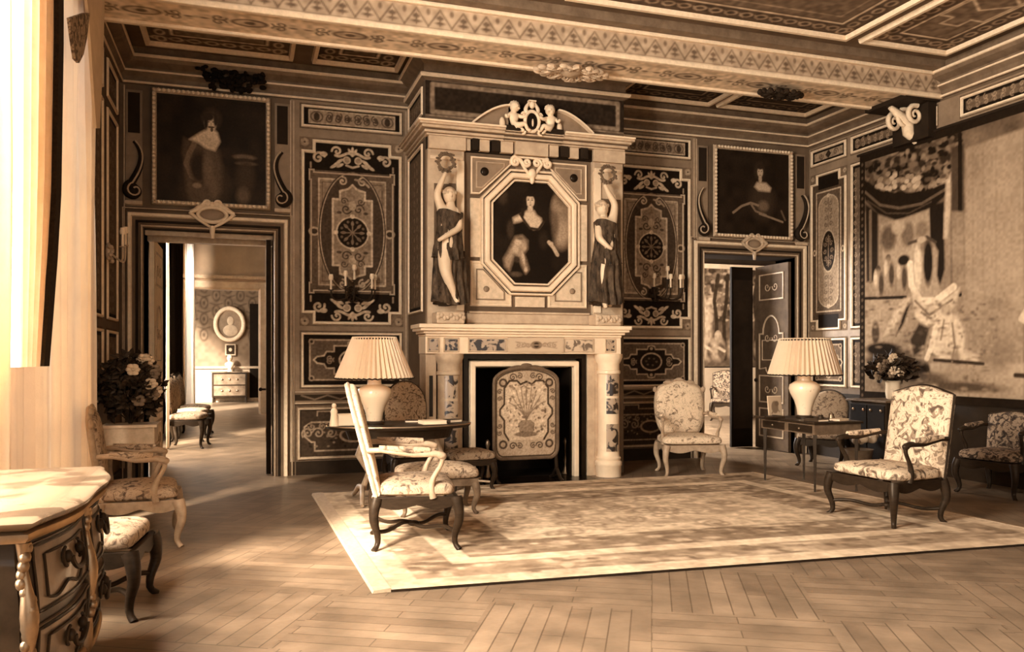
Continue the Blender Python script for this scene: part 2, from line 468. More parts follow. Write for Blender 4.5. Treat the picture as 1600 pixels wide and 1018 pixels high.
struct('wall_left_next_room', holed_wall(-1.65, -1.45, 10.4, 21.0, [(11.6, 14.4), (18.8, 20.0)]), m_darkwall)
struct('wall_right_next_room', MB().box(3.0, 3.2, 10.4, 27.0, 0, ZT), m_darkwall)
# windows: frames and glazing bars standing in the openings
m_sash = mat('sash_paint', 0.6, 0.5)
m_glass = bpy.data.materials.new('window_glass'); m_glass.use_nodes = True
_n = m_glass.node_tree; _n.nodes.remove(_n.nodes['Principled BSDF'])
_t = _n.nodes.new('ShaderNodeBsdfTransparent'); _t.inputs[0].default_value = (.95, .93, .9, 1)
_n.links.new(_t.outputs[0], _n.nodes['Material Output'].inputs[0])
for k, (a, b) in enumerate([(-2.4, -1.5), (2.2, 4.7), (4.9, 7.3), (11.6, 14.4), (18.8, 20.0)]):
    mb = MB(); x = -1.6
    for y in (a, (a + b) / 2 - .03, b - .06): mb.box(x, x + .06, y, y + .06, .35, 4.0)
    for z in (.35, 1.25, 2.15, 3.05, 3.94): mb.box(x, x + .05, a, b, z, z + .05)
    w = struct('window_%d' % (k + 1), mb, m_sash)
    g = MB().box(x + .02, x + .025, a, b, .35, 4.0).build('pane', m_glass, w)

# end wall of the next room, with a doorway to the third room
Y2 = 21.0
ox0, ox1, oz = B(302, 640, Y2).x, B(404, 640, Y2).x, 3.06
struct('wall_back_next_room', MB().box(-1.65, ox0, Y2, Y2 + .3, 0, ZT).box(ox0, ox1, Y2, Y2 + .3, oz, ZT).box(ox1, 3.2, Y2, Y2 + .3, 0, ZT), m_plaster)
mb = MB()
fn = wall_fn(0, 0, Y2)
mb.ribbon([(ox0 - .12, 0), (ox0 - .12, oz + .12), (ox1 + .12, oz + .12), (ox1 + .12, 0)], .24, fn, .06)
struct('trim_4', mb, mat('pale_door_trim', .55, .5))
struct('trim_5', MB().box(ox1 + .28, ox1 + .36, Y2 - .1, Y2, 0, oz + .35).box(-1.45, ox1 + .4, Y2 - .12, Y2, oz + .26, oz + .34), m_gilt2)
# third room
Y3 = 27.0
a = Art(4.6, 4.2, 0.30, 0.035)
for i in range(14):
    for j in range(12):
        cx = -0.1 + i * .36; cy = 1.0 + j * .5 + (.25 if i % 2 else 0)
        a.ell(cx, cy, .13, .20, .13); a.ell(cx, cy, .085, .14, .32); a.ell(cx, cy, .04, .07, .12)
        a.line([(cx - .18, cy + .25), (cx, cy + .19), (cx + .18, cy + .25)], .035, .12)
a.noise(.2, .1, 4)
struct('wall_back_third_room', MB().box(-3.2, 3.2, Y3, Y3 + .2, 0, ZT), m_plaster)
a.T *= .62
d = a.build('wall_third_room_damask', wall_fn(-2.6, 1.1, Y3 - .01), m=art_mat('damask', .7)); d['kind'] = 'structure'
mb = MB(); fn = wall_fn(0, 0, Y3)
mb.box(-2.6, 2, Y3 - .05, Y3, 1.05, 1.12).box(-2.6, 2, Y3 - .05, Y3, 0, .12)
for x in (-1.75, -.45, .75): mb.box(x, x + .05, Y3 - .03, Y3, .12, 1.05)
struct('trim_6', mb, m_gilt2)
struct('wall_left_third_room', MB().box(-3.2, -3.0, 21.3, 27.0, 0, .4).box(-3.2, -3.0, 21.3, 27.0, 4.0, ZT).box(-3.2, -3.0, 21.3, 22.6, .4, 4.0).box(-3.2, -3.0, 25.8, 27, .4, 4), m_plaster)

# room behind the right doorway
struct('wall_left_tapestry_room', MB().box(4.9, 5.1, 10.4, 17.0, 0, ZT), m_darkwall)
struct('wall_back_tapestry_room', MB().box(4.9, 14.2, 17.0, 17.2, 0, ZT), m_darkwall)
struct('wall_right_tapestry_room', MB().box(14.0, 14.2, 10.4, 17.0, 0, ZT), m_darkwall)
mb = MB()
pc = B(1102, 405, 16.9)
mb.box(8.9, 13.9, 16.8, 17.0, B(1130, 407, 16.9).z + .05, B(1130, 399, 16.9).z + .05)
mb.box(8.9, 13.9, 16.85, 17.0, B(1130, 420, 16.9).z, B(1130, 413, 16.9).z)
struct('trim_7', mb, mat('pale_cornice', .6, .5))

# ---------------------------------------------------------------- cornices, beam, coffered ceiling
def cornice_profile():
    # (out from wall, z), closed loop, bottom to top
    return [(0, 4.47), (.035, 4.47), (.035, 4.50), (.015, 4.51), (.015, 4.56), (.06, 4.60), (.06, 4.63), (.03, 4.64), (.03, 4.66), (.13, 4.70), (.16, 4.74), (.16, 4.77), (.11, 4.78), (.11, ZC), (0, ZC)]
def sweep_profile(path, prof, closed=False):
    """path of (x,y) with the room on its right-hand side; mitred"""
    mb = MB(); P = [Vector(p) for p in path]; rs = []
    for i in range(len(P)):
        d0 = (P[i] - P[i - 1]).normalized() if i else (P[1] - P[0]).normalized()
        d1 = (P[i + 1] - P[i]).normalized() if i < len(P) - 1 else d0
        n0 = Vector((d0.y, -d0.x)); n1 = Vector((d1.y, -d1.x)); n = (n0 + n1).normalized(); k = 1 / max(.3, n.dot(n0))
        rs.append([(P[i].x + n.x * k * o, P[i].y + n.y * k * o, z) for o, z in prof])
    return mb.rings(rs)
CH0, CH1 = 1.915, 4.375                            # chimney breast
m_corn = mat('cornice_paint', 0.16, 0.5, var=0.3, scale=8)
struct('trim_1', sweep_profile([(XL, -6.0), (XL, YB), (CH0, YB)], cornice_profile()), m_corn)
struct('trim_2', sweep_profile([(CH1, YB), (XR, YB), (XR, -6.0)], cornice_profile()), m_corn)
lp = [(.16, 4.735), (.175, 4.74), (.175, 4.765), (.16, 4.77)]
lp2 = [(.036, 4.475), (.048, 4.478), (.048, 4.496), (.036, 4.50)]
for path in ([(XL, -6.0), (XL, YB), (CH0, YB)], [(CH1, YB), (XR, YB), (XR, -6.0)]):
    mb = sweep_profile(path, lp); mb2 = sweep_profile(path, lp2); mb.add(mb2.v, mb2.f)
    mb3 = sweep_profile(path, [(.061, 4.603), (.069, 4.605), (.069, 4.622), (.061, 4.625)]); mb.add(mb3.v, mb3.f)
    struct('trim_3', mb, m_gilt)

BY0, BY1, BZ = 7.56, 8.15, 4.485                     # the great beam
a = Art(XR - XL - .02, .59, .72, .014)
L_ = a.w
a.rect(0, L_, 0, .03, .2); a.rect(0, L_, .56, .59, .2)
a.line([(0, .08), (L_, .08)], .025, .75); a.line([(0, .52), (L_, .52)], .025, .75)
for i in range(int(L_ / .9) + 1):
    cx = .45 + i * .92
    a.ell(cx, .31, .17, .09, .2); a.ell(cx, .31, .13, .06, .55); a.ell(cx, .31, .05, .035, .15)
    for sgn in (-1, 1):
        a.line(spiral(cx + sgn * .27, .36, .07, 1.2, 0 if sgn < 0 else math.pi, sgn), .022, .18)
        a.line(spiral(cx + sgn * .27, .26, .07, 1.2, 0 if sgn < 0 else math.pi, -sgn), .022, .18)
        a.ell(cx + sgn * .39, .31, .04, .02, .22)
a.noise(.3, .05, 5)
beam = thing('ceiling_beam', 'great painted ceiling beam with ornamental underside spanning the room above the chimneypiece', 'beam', (3.25, 7.9, BZ))
def under_fn(x, y, z): return plane_fn((x, y, z), (1, 0, 0), (0, 1, 0), (0, 0, -1))
def to_local(o, root):
    o.parent = root; o.matrix_parent_inverse = Matrix.Translation(root.location).inverted() if root.rotation_euler.z == 0 else (Matrix.Translation(root.location) @ Euler(root.rotation_euler).to_matrix().to_4x4()).inverted()
    return o
to_local(MB().box(XL, XR, BY0, BY1, BZ + .012, ZC).build('beam_body', m_corn), beam)
to_local(a.build('painted_underside', under_fn(XL + .01, BY0, BZ + .008)), beam)
a = Art(XR - XL - .02, .30, .42, .012)
a.rect(0, L_, 0, .05, .12); a.line([(0, .035), (L_, .035)], .02, .7); a.line([(0, .27), (L_, .27)], .03, .75)
n_ = 40
for i in range(n_):
    cx = (i + .5) * L_ / n_; h = L_ / n_ / 2
    a.line([(cx - h, .065), (cx, .225), (cx + h, .065)], .016, .17)
    a.line([(cx, .08), (cx, .17)], .014, .15); a.ell(cx, .15, .035, .02, .15); a.ell(cx, .10, .05, .015, .15)
    a.ell(cx + h, .2, .02, .03, .2)
a.noise(.25, .05, 6)
to_local(a.build('painted_face', plane_fn((XL + .01, BY0 - .005, BZ), (1, 0, 0), (0, 0, 1), (0, -1, 0))), beam)
mb = MB().box(XL, XR, BY0 - .03, BY0 + .035, BZ - .02, BZ + .03).box(XL, XR, BY1 - .035, BY1 + .03, BZ - .02, BZ + .03).box(XL, XR, BY0 - .05, BY0, ZC - .13, ZC - .09)
to_local(bev(mb.build('edge_moulding', m_gilt), .012), beam)
mb = MB().box(XL, XR, BY0 - .16, BY0 - .0, ZC - .09, ZC)
to_local(mb.build('crown_moulding', m_corn), beam)

def coffer(x0, x1, y0, y1, label, light=.30, dark=.05, rich=True, z=4.79, group=None, cross=False):
    w, h = x1 - x0, y1 - y0
    r = thing('ceiling_coffer', label, 'coffer', ((x0 + x1) / 2, (y0 + y1) / 2, z), 0, group)
    a = Art(w, h, dark * 1.3, .014)
    bd = min(.24, h * .22)
    a.rect(0, w, 0, h, dark)
    # guilloche border
    nb = max(3, int(w / .17)); 
    for i in range(nb):
        cx = (i + .5) * w / nb
        for cy in (bd * .5, h - bd * .5):
            a.ell(cx, cy, w / nb * .42, bd * .24, light); a.ell(cx, cy, w / nb * .26, bd * .13, dark)
            a.line([(cx - w / nb * .5, cy - bd * .1), (cx, cy + bd * .25)], .012, light)
    nb = max(3, int(h / .17))
    for i in range(nb):
        cy = (i + .5) * h / nb
        for cx in (bd * .5, w - bd * .5):
            a.ell(cx, cy, bd * .24, h / nb * .42, light); a.ell(cx, cy, bd * .13, h / nb * .26, dark)
    a.frame(bd, w - bd, bd, h - bd, .028, min(.7, light * 2))
    a.rect(bd + .03, w - bd - .03, bd + .03, h - bd - .03, dark * 2.0)
    if rich:
        i0 = bd + .14
        a.frame(i0, w - i0, i0, h - i0, .018, light)
        cx, cy = w / 2, h / 2
        a.ell(cx, cy, .24, .12, dark); a.ell(cx, cy, .18, .08, light); a.ell(cx, cy, .08, .04, dark)
        for sx in (-1, 1):
            for k in range(1, 4):
                q = cx + sx * (.2 + .22 * k)
                if abs(q - cx) < w / 2 - i0 - .06:
                    a.line(spiral(q, cy + .05, .10, 1.3, 0, sx), .022, light * 1.1); a.line(spiral(q, cy - .05, .10, 1.3, 0, -sx), .022, light * 1.1)
    if cross:
        cx, cy = w / 2, h / 2
        a.line(notched(w * .25, w * .75, h * .25, h * .75, .16), .03, light * 1.6)
        a.line([(cx - .3, cy), (cx, cy + .2), (cx + .3, cy), (cx, cy - .2)], .03, light * 1.6, closed=True)
    a.noise(.35, .05, int(w * 100))
    to_local(a.build('painted_panel', under_fn(x0, y0, ZC - .006)), r)
    fn = under_fn(x0, y0, ZC)
    mb = MB(); mb.ribbon([(-.03, -.03), (w + .03, -.03), (w + .03, h + .03), (-.03, h + .03)], .065, fn, .05, closed=True)
    to_local(mb.build('gilt_moulding', m_gilt), r)
    return r
# rear bay, between the beam and the back wall
coffer(-1.0, .46, 8.27, 9.60, 'long painted ceiling coffer in the rear bay, above the portrait of the moustached man', light=.45, dark=.10)
coffer(.78, 1.68, 8.27, 9.60, 'short painted ceiling coffer in the rear bay, left of the chimney breast', light=.36, dark=.06)
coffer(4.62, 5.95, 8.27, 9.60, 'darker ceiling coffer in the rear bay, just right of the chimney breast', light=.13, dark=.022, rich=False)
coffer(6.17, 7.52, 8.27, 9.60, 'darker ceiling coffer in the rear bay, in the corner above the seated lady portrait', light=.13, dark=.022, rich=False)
# front bay, camera side of the beam
coffer(-.9, 2.6, 4.9, 7.15, 'front bay ceiling coffer at the left, over the curtained window', light=.32, dark=.09)
coffer(2.95, 6.12, 4.9, 7.15, 'large front bay ceiling coffer with guilloche border above the rug', light=.32, dark=.08)
coffer(6.40, 7.50, 4.9, 7.15, 'narrow front bay ceiling coffer with strapwork beside the right wall', light=.34, dark=.09, rich=False, cross=True)
# carved ornaments on the beam
def carved_rosette(name, label, c, rx, ry, m, seed, cat='ornament'):
    r = thing(name, label, cat, c)
    rnd = random.Random(seed); mb = MB()
    mb.ell((0, 0, 0), rx * .28, ry * .6, .05)
    for k in range(16):
        a_ = k / 16 * 2 * math.pi; q = (rx * .62 * math.cos(a_), ry * .62 * math.sin(a_))
        sp = spiral(q[0], q[1], rx * rnd.uniform(.13, .2), 1.3, a_, 1 if k % 2 else -1)
        mb.tube([(x, y, -.02 - .012 * math.sin(i * .5)) for i, (x, y) in enumerate(sp)], [.022 - .0006 * i for i in range(len(sp))], 6)
        mb.ell((rx * .9 * math.cos(a_), ry * .85 * math.sin(a_), -.01), rx * .13, ry * .12, .03, 8, 5)
    to = mb.build('carving', m, r, smooth=True)
    return r
carved_rosette('carved_cartouche', 'carved openwork cartouche on the beam above the chimneypiece', F(893, 112, BZ - .08), .42, .2, m_gilt2, 3)
carved_rosette('carved_cartouche', 'dark carved rosette on the beam above the portrait of the seated lady', F(1220, 145, BZ - .06), .30, .13, m_dark, 5)
# bracket where the beam meets the right wall
r = thing('beam_bracket', 'scrolled white bracket under the beam end against the right wall', 'bracket', (XR - .02, 7.9, 4.28))
mb = MB()
for dy in (-.2, 0, .2):
    sp = spiral(-.2, .03, .12, 1.6, math.pi * .4, 1, 26)
    mb.tube([(x, dy * .8, z) for x, z in sp], [.034 - .0009 * i for i in range(26)], 8)
mb.tube([(-.03, 0, -.25), (-.14, 0, -.14), (-.16, 0, 0), (-.42, 0, .15)], [.03, .07, .08, .03], 8)
mb.build('scroll', m_gilt, r, smooth=True)
MB().box(-.5, 0, -.33, .33, .16, .21).box(-.12, 0, -.28, .28, -.25, .16).build('corbel', m_dark, r)
# dark clump of small rounded lumps over the man's portrait
r = thing('carved_garland', 'dark clump of carved foliage above the frame of the moustached man', 'ornament', tuple(B(362, 128, YB - .1)))
rnd = random.Random(8); mb = MB()
for k in range(120):
    x = rnd.uniform(-.36, .36); z = rnd.uniform(-.10, .11) - (.0 if abs(x) < .25 else -.03)
    if z < -.03 and abs(x) > .24: continue
    mb.ell((x, rnd.uniform(-.05, .03), z), rnd.uniform(.02, .045), .03, rnd.uniform(.018, .035), 7, 5)
mb.build('carving', m_nearblack, r, smooth=True)

# skirting
m_skirt = mat('skirting', 0.02, 0.5, var=.3)
struct('baseboard_back', MB().box(DL1 + .26, CH0, YB - .03, YB, 0, .16).box(CH1, DR0 - .2, YB - .03, YB, 0, .16), m_skirt)
struct('baseboard_right', MB().box(XR - .03, XR, -6, YB, 0, .16), m_skirt)
struct('baseboard_left', MB().box(XL, XL + .03, 6.2, YB, 0, .16), m_skirt)

# ---------------------------------------------------------------- doorways
def architrave(n, x0, x1, zt):
    fn = wall_fn(0, 0, YB)
    mb = MB(); o = .155
    P = lambda q: [(x0 - q, 0), (x0 - q, zt + q), (x1 + q, zt + q), (x1 + q, 0)]
    mb.ribbon(P(.11), .22, fn, .03)
    s_ = struct('door_%d' % n, mb, m_wall)
    g = MB(); g.ribbon(P(.145), .05, wall_fn(0, 0, YB - .03), .03); g.build('outer_moulding', m_gilt, s_)
    g = MB(); g.ribbon(P(.02), .022, wall_fn(0, 0, YB - .03), .015); g.ribbon(P(.215), .012, wall_fn(0, 0, YB - .03), .012); g.build('inner_moulding', m_gilt2, s_)
    g = MB(); g.ribbon(P(.07), .03, wall_fn(0, 0, YB - .03), .012); g.build('groove', m_dark, s_)
    g = MB(); g.box(x0 - .01, x0 + .0, YB, 10.4, 0, zt).box(x1, x1 + .01, YB, 10.4, 0, zt).box(x0, x1, YB, 10.4, zt - .01, zt); g.build('reveal', m_dark, s_)
    return s_
dA = architrave(1, DL0, DL1, DH)
dB = architrave(2, DR0, DR1, DH)
g = MB().box(DL0, DL1, 10.28, 10.40, DH - .10, DH - .03).box(DL0, DL1, 10.05, 10.12, DH - .06, DH - .01); g.build('lintel_moulding', m_gilt2, dA)

def door_leaf(name, label, cx, y0, wd, face, m_body, m_line, ht=2.8, seed=1, right=False, arch=True):
    """a leaf lying in the depth direction at x = cx from y0 to y0+wd; face = -1: the ornamented side looks to -X"""
    r = thing(name, label, 'door leaf', (cx, y0, 0))
    MB().box(-.025, .025, 0, wd, .01, ht).build('panel_board', m_body, r)
    fn = plane_fn((face * .026, 0, 0), (0, 1, 0), (0, 0, 1), (face, 0, 0))
    mb = MB(); a_, b_ = wd * .14, wd * .86
    for z0, z1 in ((.2, .62), (.72, 1.12)): frame_mb(a_, b_, z0, z1, .022, fn, .012, mb)
    frame_mb(a_, b_, ht - .52, ht - .14, .022, fn, .012, mb)
    zt = ht - .62
    if arch:
        mb.ribbon([(a_, 1.22), (a_, zt - .42)] + [(a_ + wd * .07, zt - .42)] + arc(wd / 2, zt - .42, wd * .25, .27, math.pi, 0, 12) + [(b_ - wd * .07, zt - .42), (b_, zt - .42), (b_, 1.22)], .026, fn, .014)
        mb.ribbon([(a_, 1.22)] + arc(wd / 2, 1.24, wd * .16, -.1, math.pi, 0, 9) + [(b_, 1.22)], .022, fn, .012)
        frame_mb(a_ + .07, b_ - .07, 1.36, zt - .52, .016, fn, .01, mb)
    else: frame_mb(a_, b_, 1.25, zt, .022, fn, .012, mb)
    for zc in (.42, .92, ht - .33, 1.7):
        for s_ in (-1, 1):
            mb.ribbon(spiral(wd / 2 + s_ * wd * .12, zc, wd * .09, 1.2, 0 if s_ < 0 else math.pi, s_, 14), .014, fn, .009)
    mb.build('panel_moulding', m_line, r)
    MB().ell((face * .06, wd - .06, 1.05), .03, .02, .03).build('door_knob', m_dark, r, smooth=True)
    return r
m_leafL = mat('pale_door_paint', .85, .5, var=.12, scale=6)  # tone raised to carry the light falling on the leaf
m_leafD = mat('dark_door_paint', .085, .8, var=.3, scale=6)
door_leaf('door_leaf', 'pale carved door leaf standing open at the left side of the left doorway', DL0 + .04, 10.35, 1.05, 1, m_leafL, m_gilt2)
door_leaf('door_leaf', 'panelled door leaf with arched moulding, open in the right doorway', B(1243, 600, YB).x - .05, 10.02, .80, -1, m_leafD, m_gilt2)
# folded back leaf, edge-on
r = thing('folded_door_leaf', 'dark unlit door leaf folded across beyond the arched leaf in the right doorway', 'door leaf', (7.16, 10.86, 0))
MB().box(-.02, .36, -.02, .03, .01, 2.8).build('panel_board', m_nearblack, r)  # near-black colour puts shade into this leaf
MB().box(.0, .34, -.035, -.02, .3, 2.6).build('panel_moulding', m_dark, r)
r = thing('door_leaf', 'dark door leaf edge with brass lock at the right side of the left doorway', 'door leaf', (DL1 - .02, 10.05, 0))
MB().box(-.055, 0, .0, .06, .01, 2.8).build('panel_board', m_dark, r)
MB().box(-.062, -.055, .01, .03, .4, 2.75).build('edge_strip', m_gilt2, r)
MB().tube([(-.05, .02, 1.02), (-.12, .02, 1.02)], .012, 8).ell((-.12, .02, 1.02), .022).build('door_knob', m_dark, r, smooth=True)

# ---------------------------------------------------------------- painted boiserie panels
def acanthus(a, cx, cy, s, t, up=1, sym=True):
    """light scroll ornament centred on cx (a frieze motif with bosses)"""
    for q in (-1, 1):
        a.line(spiral(cx + q * .30 * s, cy + up * .16 * s, .10 * s, 1.1, math.pi if q < 0 else 0, q * up), .040 * s, t)
        a.line(bez((cx, cy + up * .10 * s), (cx + q * .10 * s, cy + up * .22 * s), (cx + q * .18 * s, cy + up * .02 * s), (cx + q * .33 * s, cy + up * .08 * s)), .05 * s, t)
        a.ell(cx + q * .11 * s, cy, .075 * s, .075 * s, t); a.ell(cx + q * .11 * s, cy, .05 * s, .05 * s, t * .62)
        for k, (dx, dy) in enumerate([(.24, -.02), (.30, -.08), (.36, -.13), (.24, -.11)]):
            a.ell(cx + q * dx * s, cy + up * dy * s, .075 * s, .03 * s, t, rot=q * up * -.5)
    for k in (-1, 0, 1):
        a.ell(cx + k * .045 * s, cy + up * (.19 - abs(k) * .03) * s, .028 * s, .075 * s, t, rot=-k * .5 * up)
    a.line([(cx - .12 * s, cy - up * .10 * s), (cx, cy - up * .14 * s), (cx + .12 * s, cy - up * .10 * s)], .04 * s, t)
def rosette(a, cx, cy, r, t, d):
    a.ell(cx, cy, r, r, t)
    for k in range(5):
        q = k * 2 * math.pi / 5 + .3; a.ell(cx + r * .55 * math.cos(q), cy + r * .55 * math.sin(q), r * .36, r * .36, t * 1.25)
    a.ell(cx, cy, r * .25, r * .25, d)
def big_panel(label, loc, rz_fn, w=1.25, h=2.26, seed=1):
    fn = rz_fn
    r = thing('painted_wall_panel', label, 'wall panel', loc, 0)
    a = Art(w, h, .17, .0068); L, D, M = .55, .012, .24
    c = .13
    for cx, cy in ((.06, .06), (w - .06, .06), (.06, h - .06), (w - .06, h - .06)): rosette(a, cx, cy, .05, .30, .08)
    a.poly(notched(.03, w - .03, .03, h - .03, c), D)
    # dark bands with pale grotesques
    acanthus(a, w / 2, h - .245, .62, L, 1); acanthus(a, w / 2, .225, .62, L, -1)
    for sx in (False,):
        for yy, up in ((h - .24, 1), (.24, -1)):
            a.line(spiral(.22, yy, .075, 1.25, math.pi * .1, up), .028, L * .9, sym=True)
            a.ell(.28, yy + .05 * up, .045, .03, L, sym=True)
            a.line([(.13, yy - .06 * up), (.13, yy - .12 * up)], .02, L * .6, sym=True)
    # inner frame
    x0, x1, y0, y1 = .115, w - .115, .40, h - .385
    a.poly(notched(x0, x1, y0, y1, -.0), .10)
    for (q0, q1) in ((x0 + .0, x0 + .11), (x1 - .11, x1)): a.rect(q0, q1, y0, y1, .12)
    a.rect(x0, x1, y0, y0 + .10, .12); a.rect(x0, x1, y1 - .10, y1, .12)
    a.rect(x0 + .11, x1 - .11, y0 + .10, y1 - .10, M * 1.1)
    a.frame(x0 + .11, x1 - .11, y0 + .10, y1 - .10, .018, L * .9)
    a.frame(x0 + .15, x1 - .15, y0 + .14, y1 - .14, .010, .12)
    cx, cy = w / 2, (y0 + y1) / 2
    for px_, py_ in ((cx, y1 - .05), (x0 + .055, cy), (x1 - .055, cy), (cx, y0 + .05)):
        a.ell(px_, py_, .065, .055, L * .8); a.ell(px_, py_, .040, .032, .05)
    # oval
    a.ell(cx, cy, .405, .745, .035); a.ell(cx, cy, .39, .73, L * .8); a.ell(cx, cy, .378, .718, .065)
    # stepped cartouche
    st = [(cx - .235, cy - .40), (cx - .235, cy + .40), (cx - .15, cy + .40), (cx - .15, cy + .50), (cx - .05, cy + .53), (cx, cy + .58)]
    st = st + [(2 * cx - x, y) for x, y in reversed(st[:-1])]
    low = [(cx + .15, cy - .40), (cx + .15, cy - .50), (cx + .05, cy - .53), (cx, cy - .58), (cx - .05, cy - .53), (cx - .15, cy - .50), (cx - .15, cy - .40)]
    full = st + low
    a.poly(full, M * 1.15); a.line(full, .024, L, closed=True); 
    for q in (-1, 1):
        for up in (-1, 1):
            a.line(spiral(cx + q * .12, cy + up * .62, .055, 1.2, math.pi / 2, q), .02, L * .9)
            a.line(arc(cx, cy + up * .50, .22, .15, math.pi * .15 if up > 0 else -math.pi * .15, math.pi * .45 if up > 0 else -math.pi * .45, 8), .022, L * .7)
            a.line(spiral(cx + q * .075, cy + up * .285, .065, 1.3, 0, q * up), .016, .06)
            a.line(spiral(cx + q * .10, cy + up * .38, .045, 1.3, 0, -q * up), .014, .08)
            a.ell(cx + q * .16, cy + up * .24, .03, .018, .08)
        a.ell(cx, cy + q * .33, .045, .06, L * .8)
    # medallion
    a.ell(cx, cy, .20, .20, L); a.ell(cx, cy, .182, .182, .016)
    for k in range(8):
        q = k * math.pi / 4; a.line([(cx, cy), (cx + .14 * math.cos(q), cy + .14 * math.sin(q))], .014, .2)
        a.ell(cx + .11 * math.cos(q), cy + .11 * math.sin(q), .03, .018, .2, rot=q)
        a.ell(cx + .14 * math.cos(q + .39), cy + .14 * math.sin(q + .39), .016, .016, .15)
    for q in range(4): a.ell(cx + .2 * math.cos(q * math.pi / 2), cy + .2 * math.sin(q * math.pi / 2), .028, .028, L * 1.2)
    a.noise(.28, .02, seed); a.noise(.15, .2, seed + 1)
    to_local(a.build('painted_field', lambda u, v, k=0: fn(u, v, .006)), r)
    mb = MB(); mb.ribbon(notched(.04, w - .04, .04, h - .04, c), .040, lambda u, v, k=0: fn(u, v, .006 + k), .022, closed=True)
    to_local(mb.build('outer_moulding', m_gilt, None), r)
    pts = [(x0 - .0, y0), (x0 + .05, y0), (x0 + .05, y0 + .03), (x1 - .05, y0 + .03), (x1 - .05, y0), (x1, y0), (x1, y0 + .12), (x1 - .02, y0 + .12), (x1 - .02, y1 - .12), (x1, y1 - .12),
           (x1, y1), (x1 - .05, y1), (x1 - .05, y1 - .03), (x0 + .05, y1 - .03), (x0 + .05, y1), (x0, y1), (x0, y1 - .12), (x0 + .02, y1 - .12), (x0 + .02, y0 + .12), (x0, y0 + .12)]
    mb = MB(); mb.ribbon(pts, .020, lambda u, v, k=0: fn(u, v, .006 + k), .012, closed=True)
    to_local(mb.build('inner_moulding', m_gilt2, None), r)
    return r
big_panel('tall painted panel with oval and medallion, between the left doorway and the chimneypiece', (1.23, YB, 1.77), wall_fn(.603, 1.775, YB))
big_panel('tall painted panel with oval and medallion, between the chimneypiece and the right doorway', (5.28, YB, 1.77), wall_fn(4.655, 1.775, YB), seed=7)

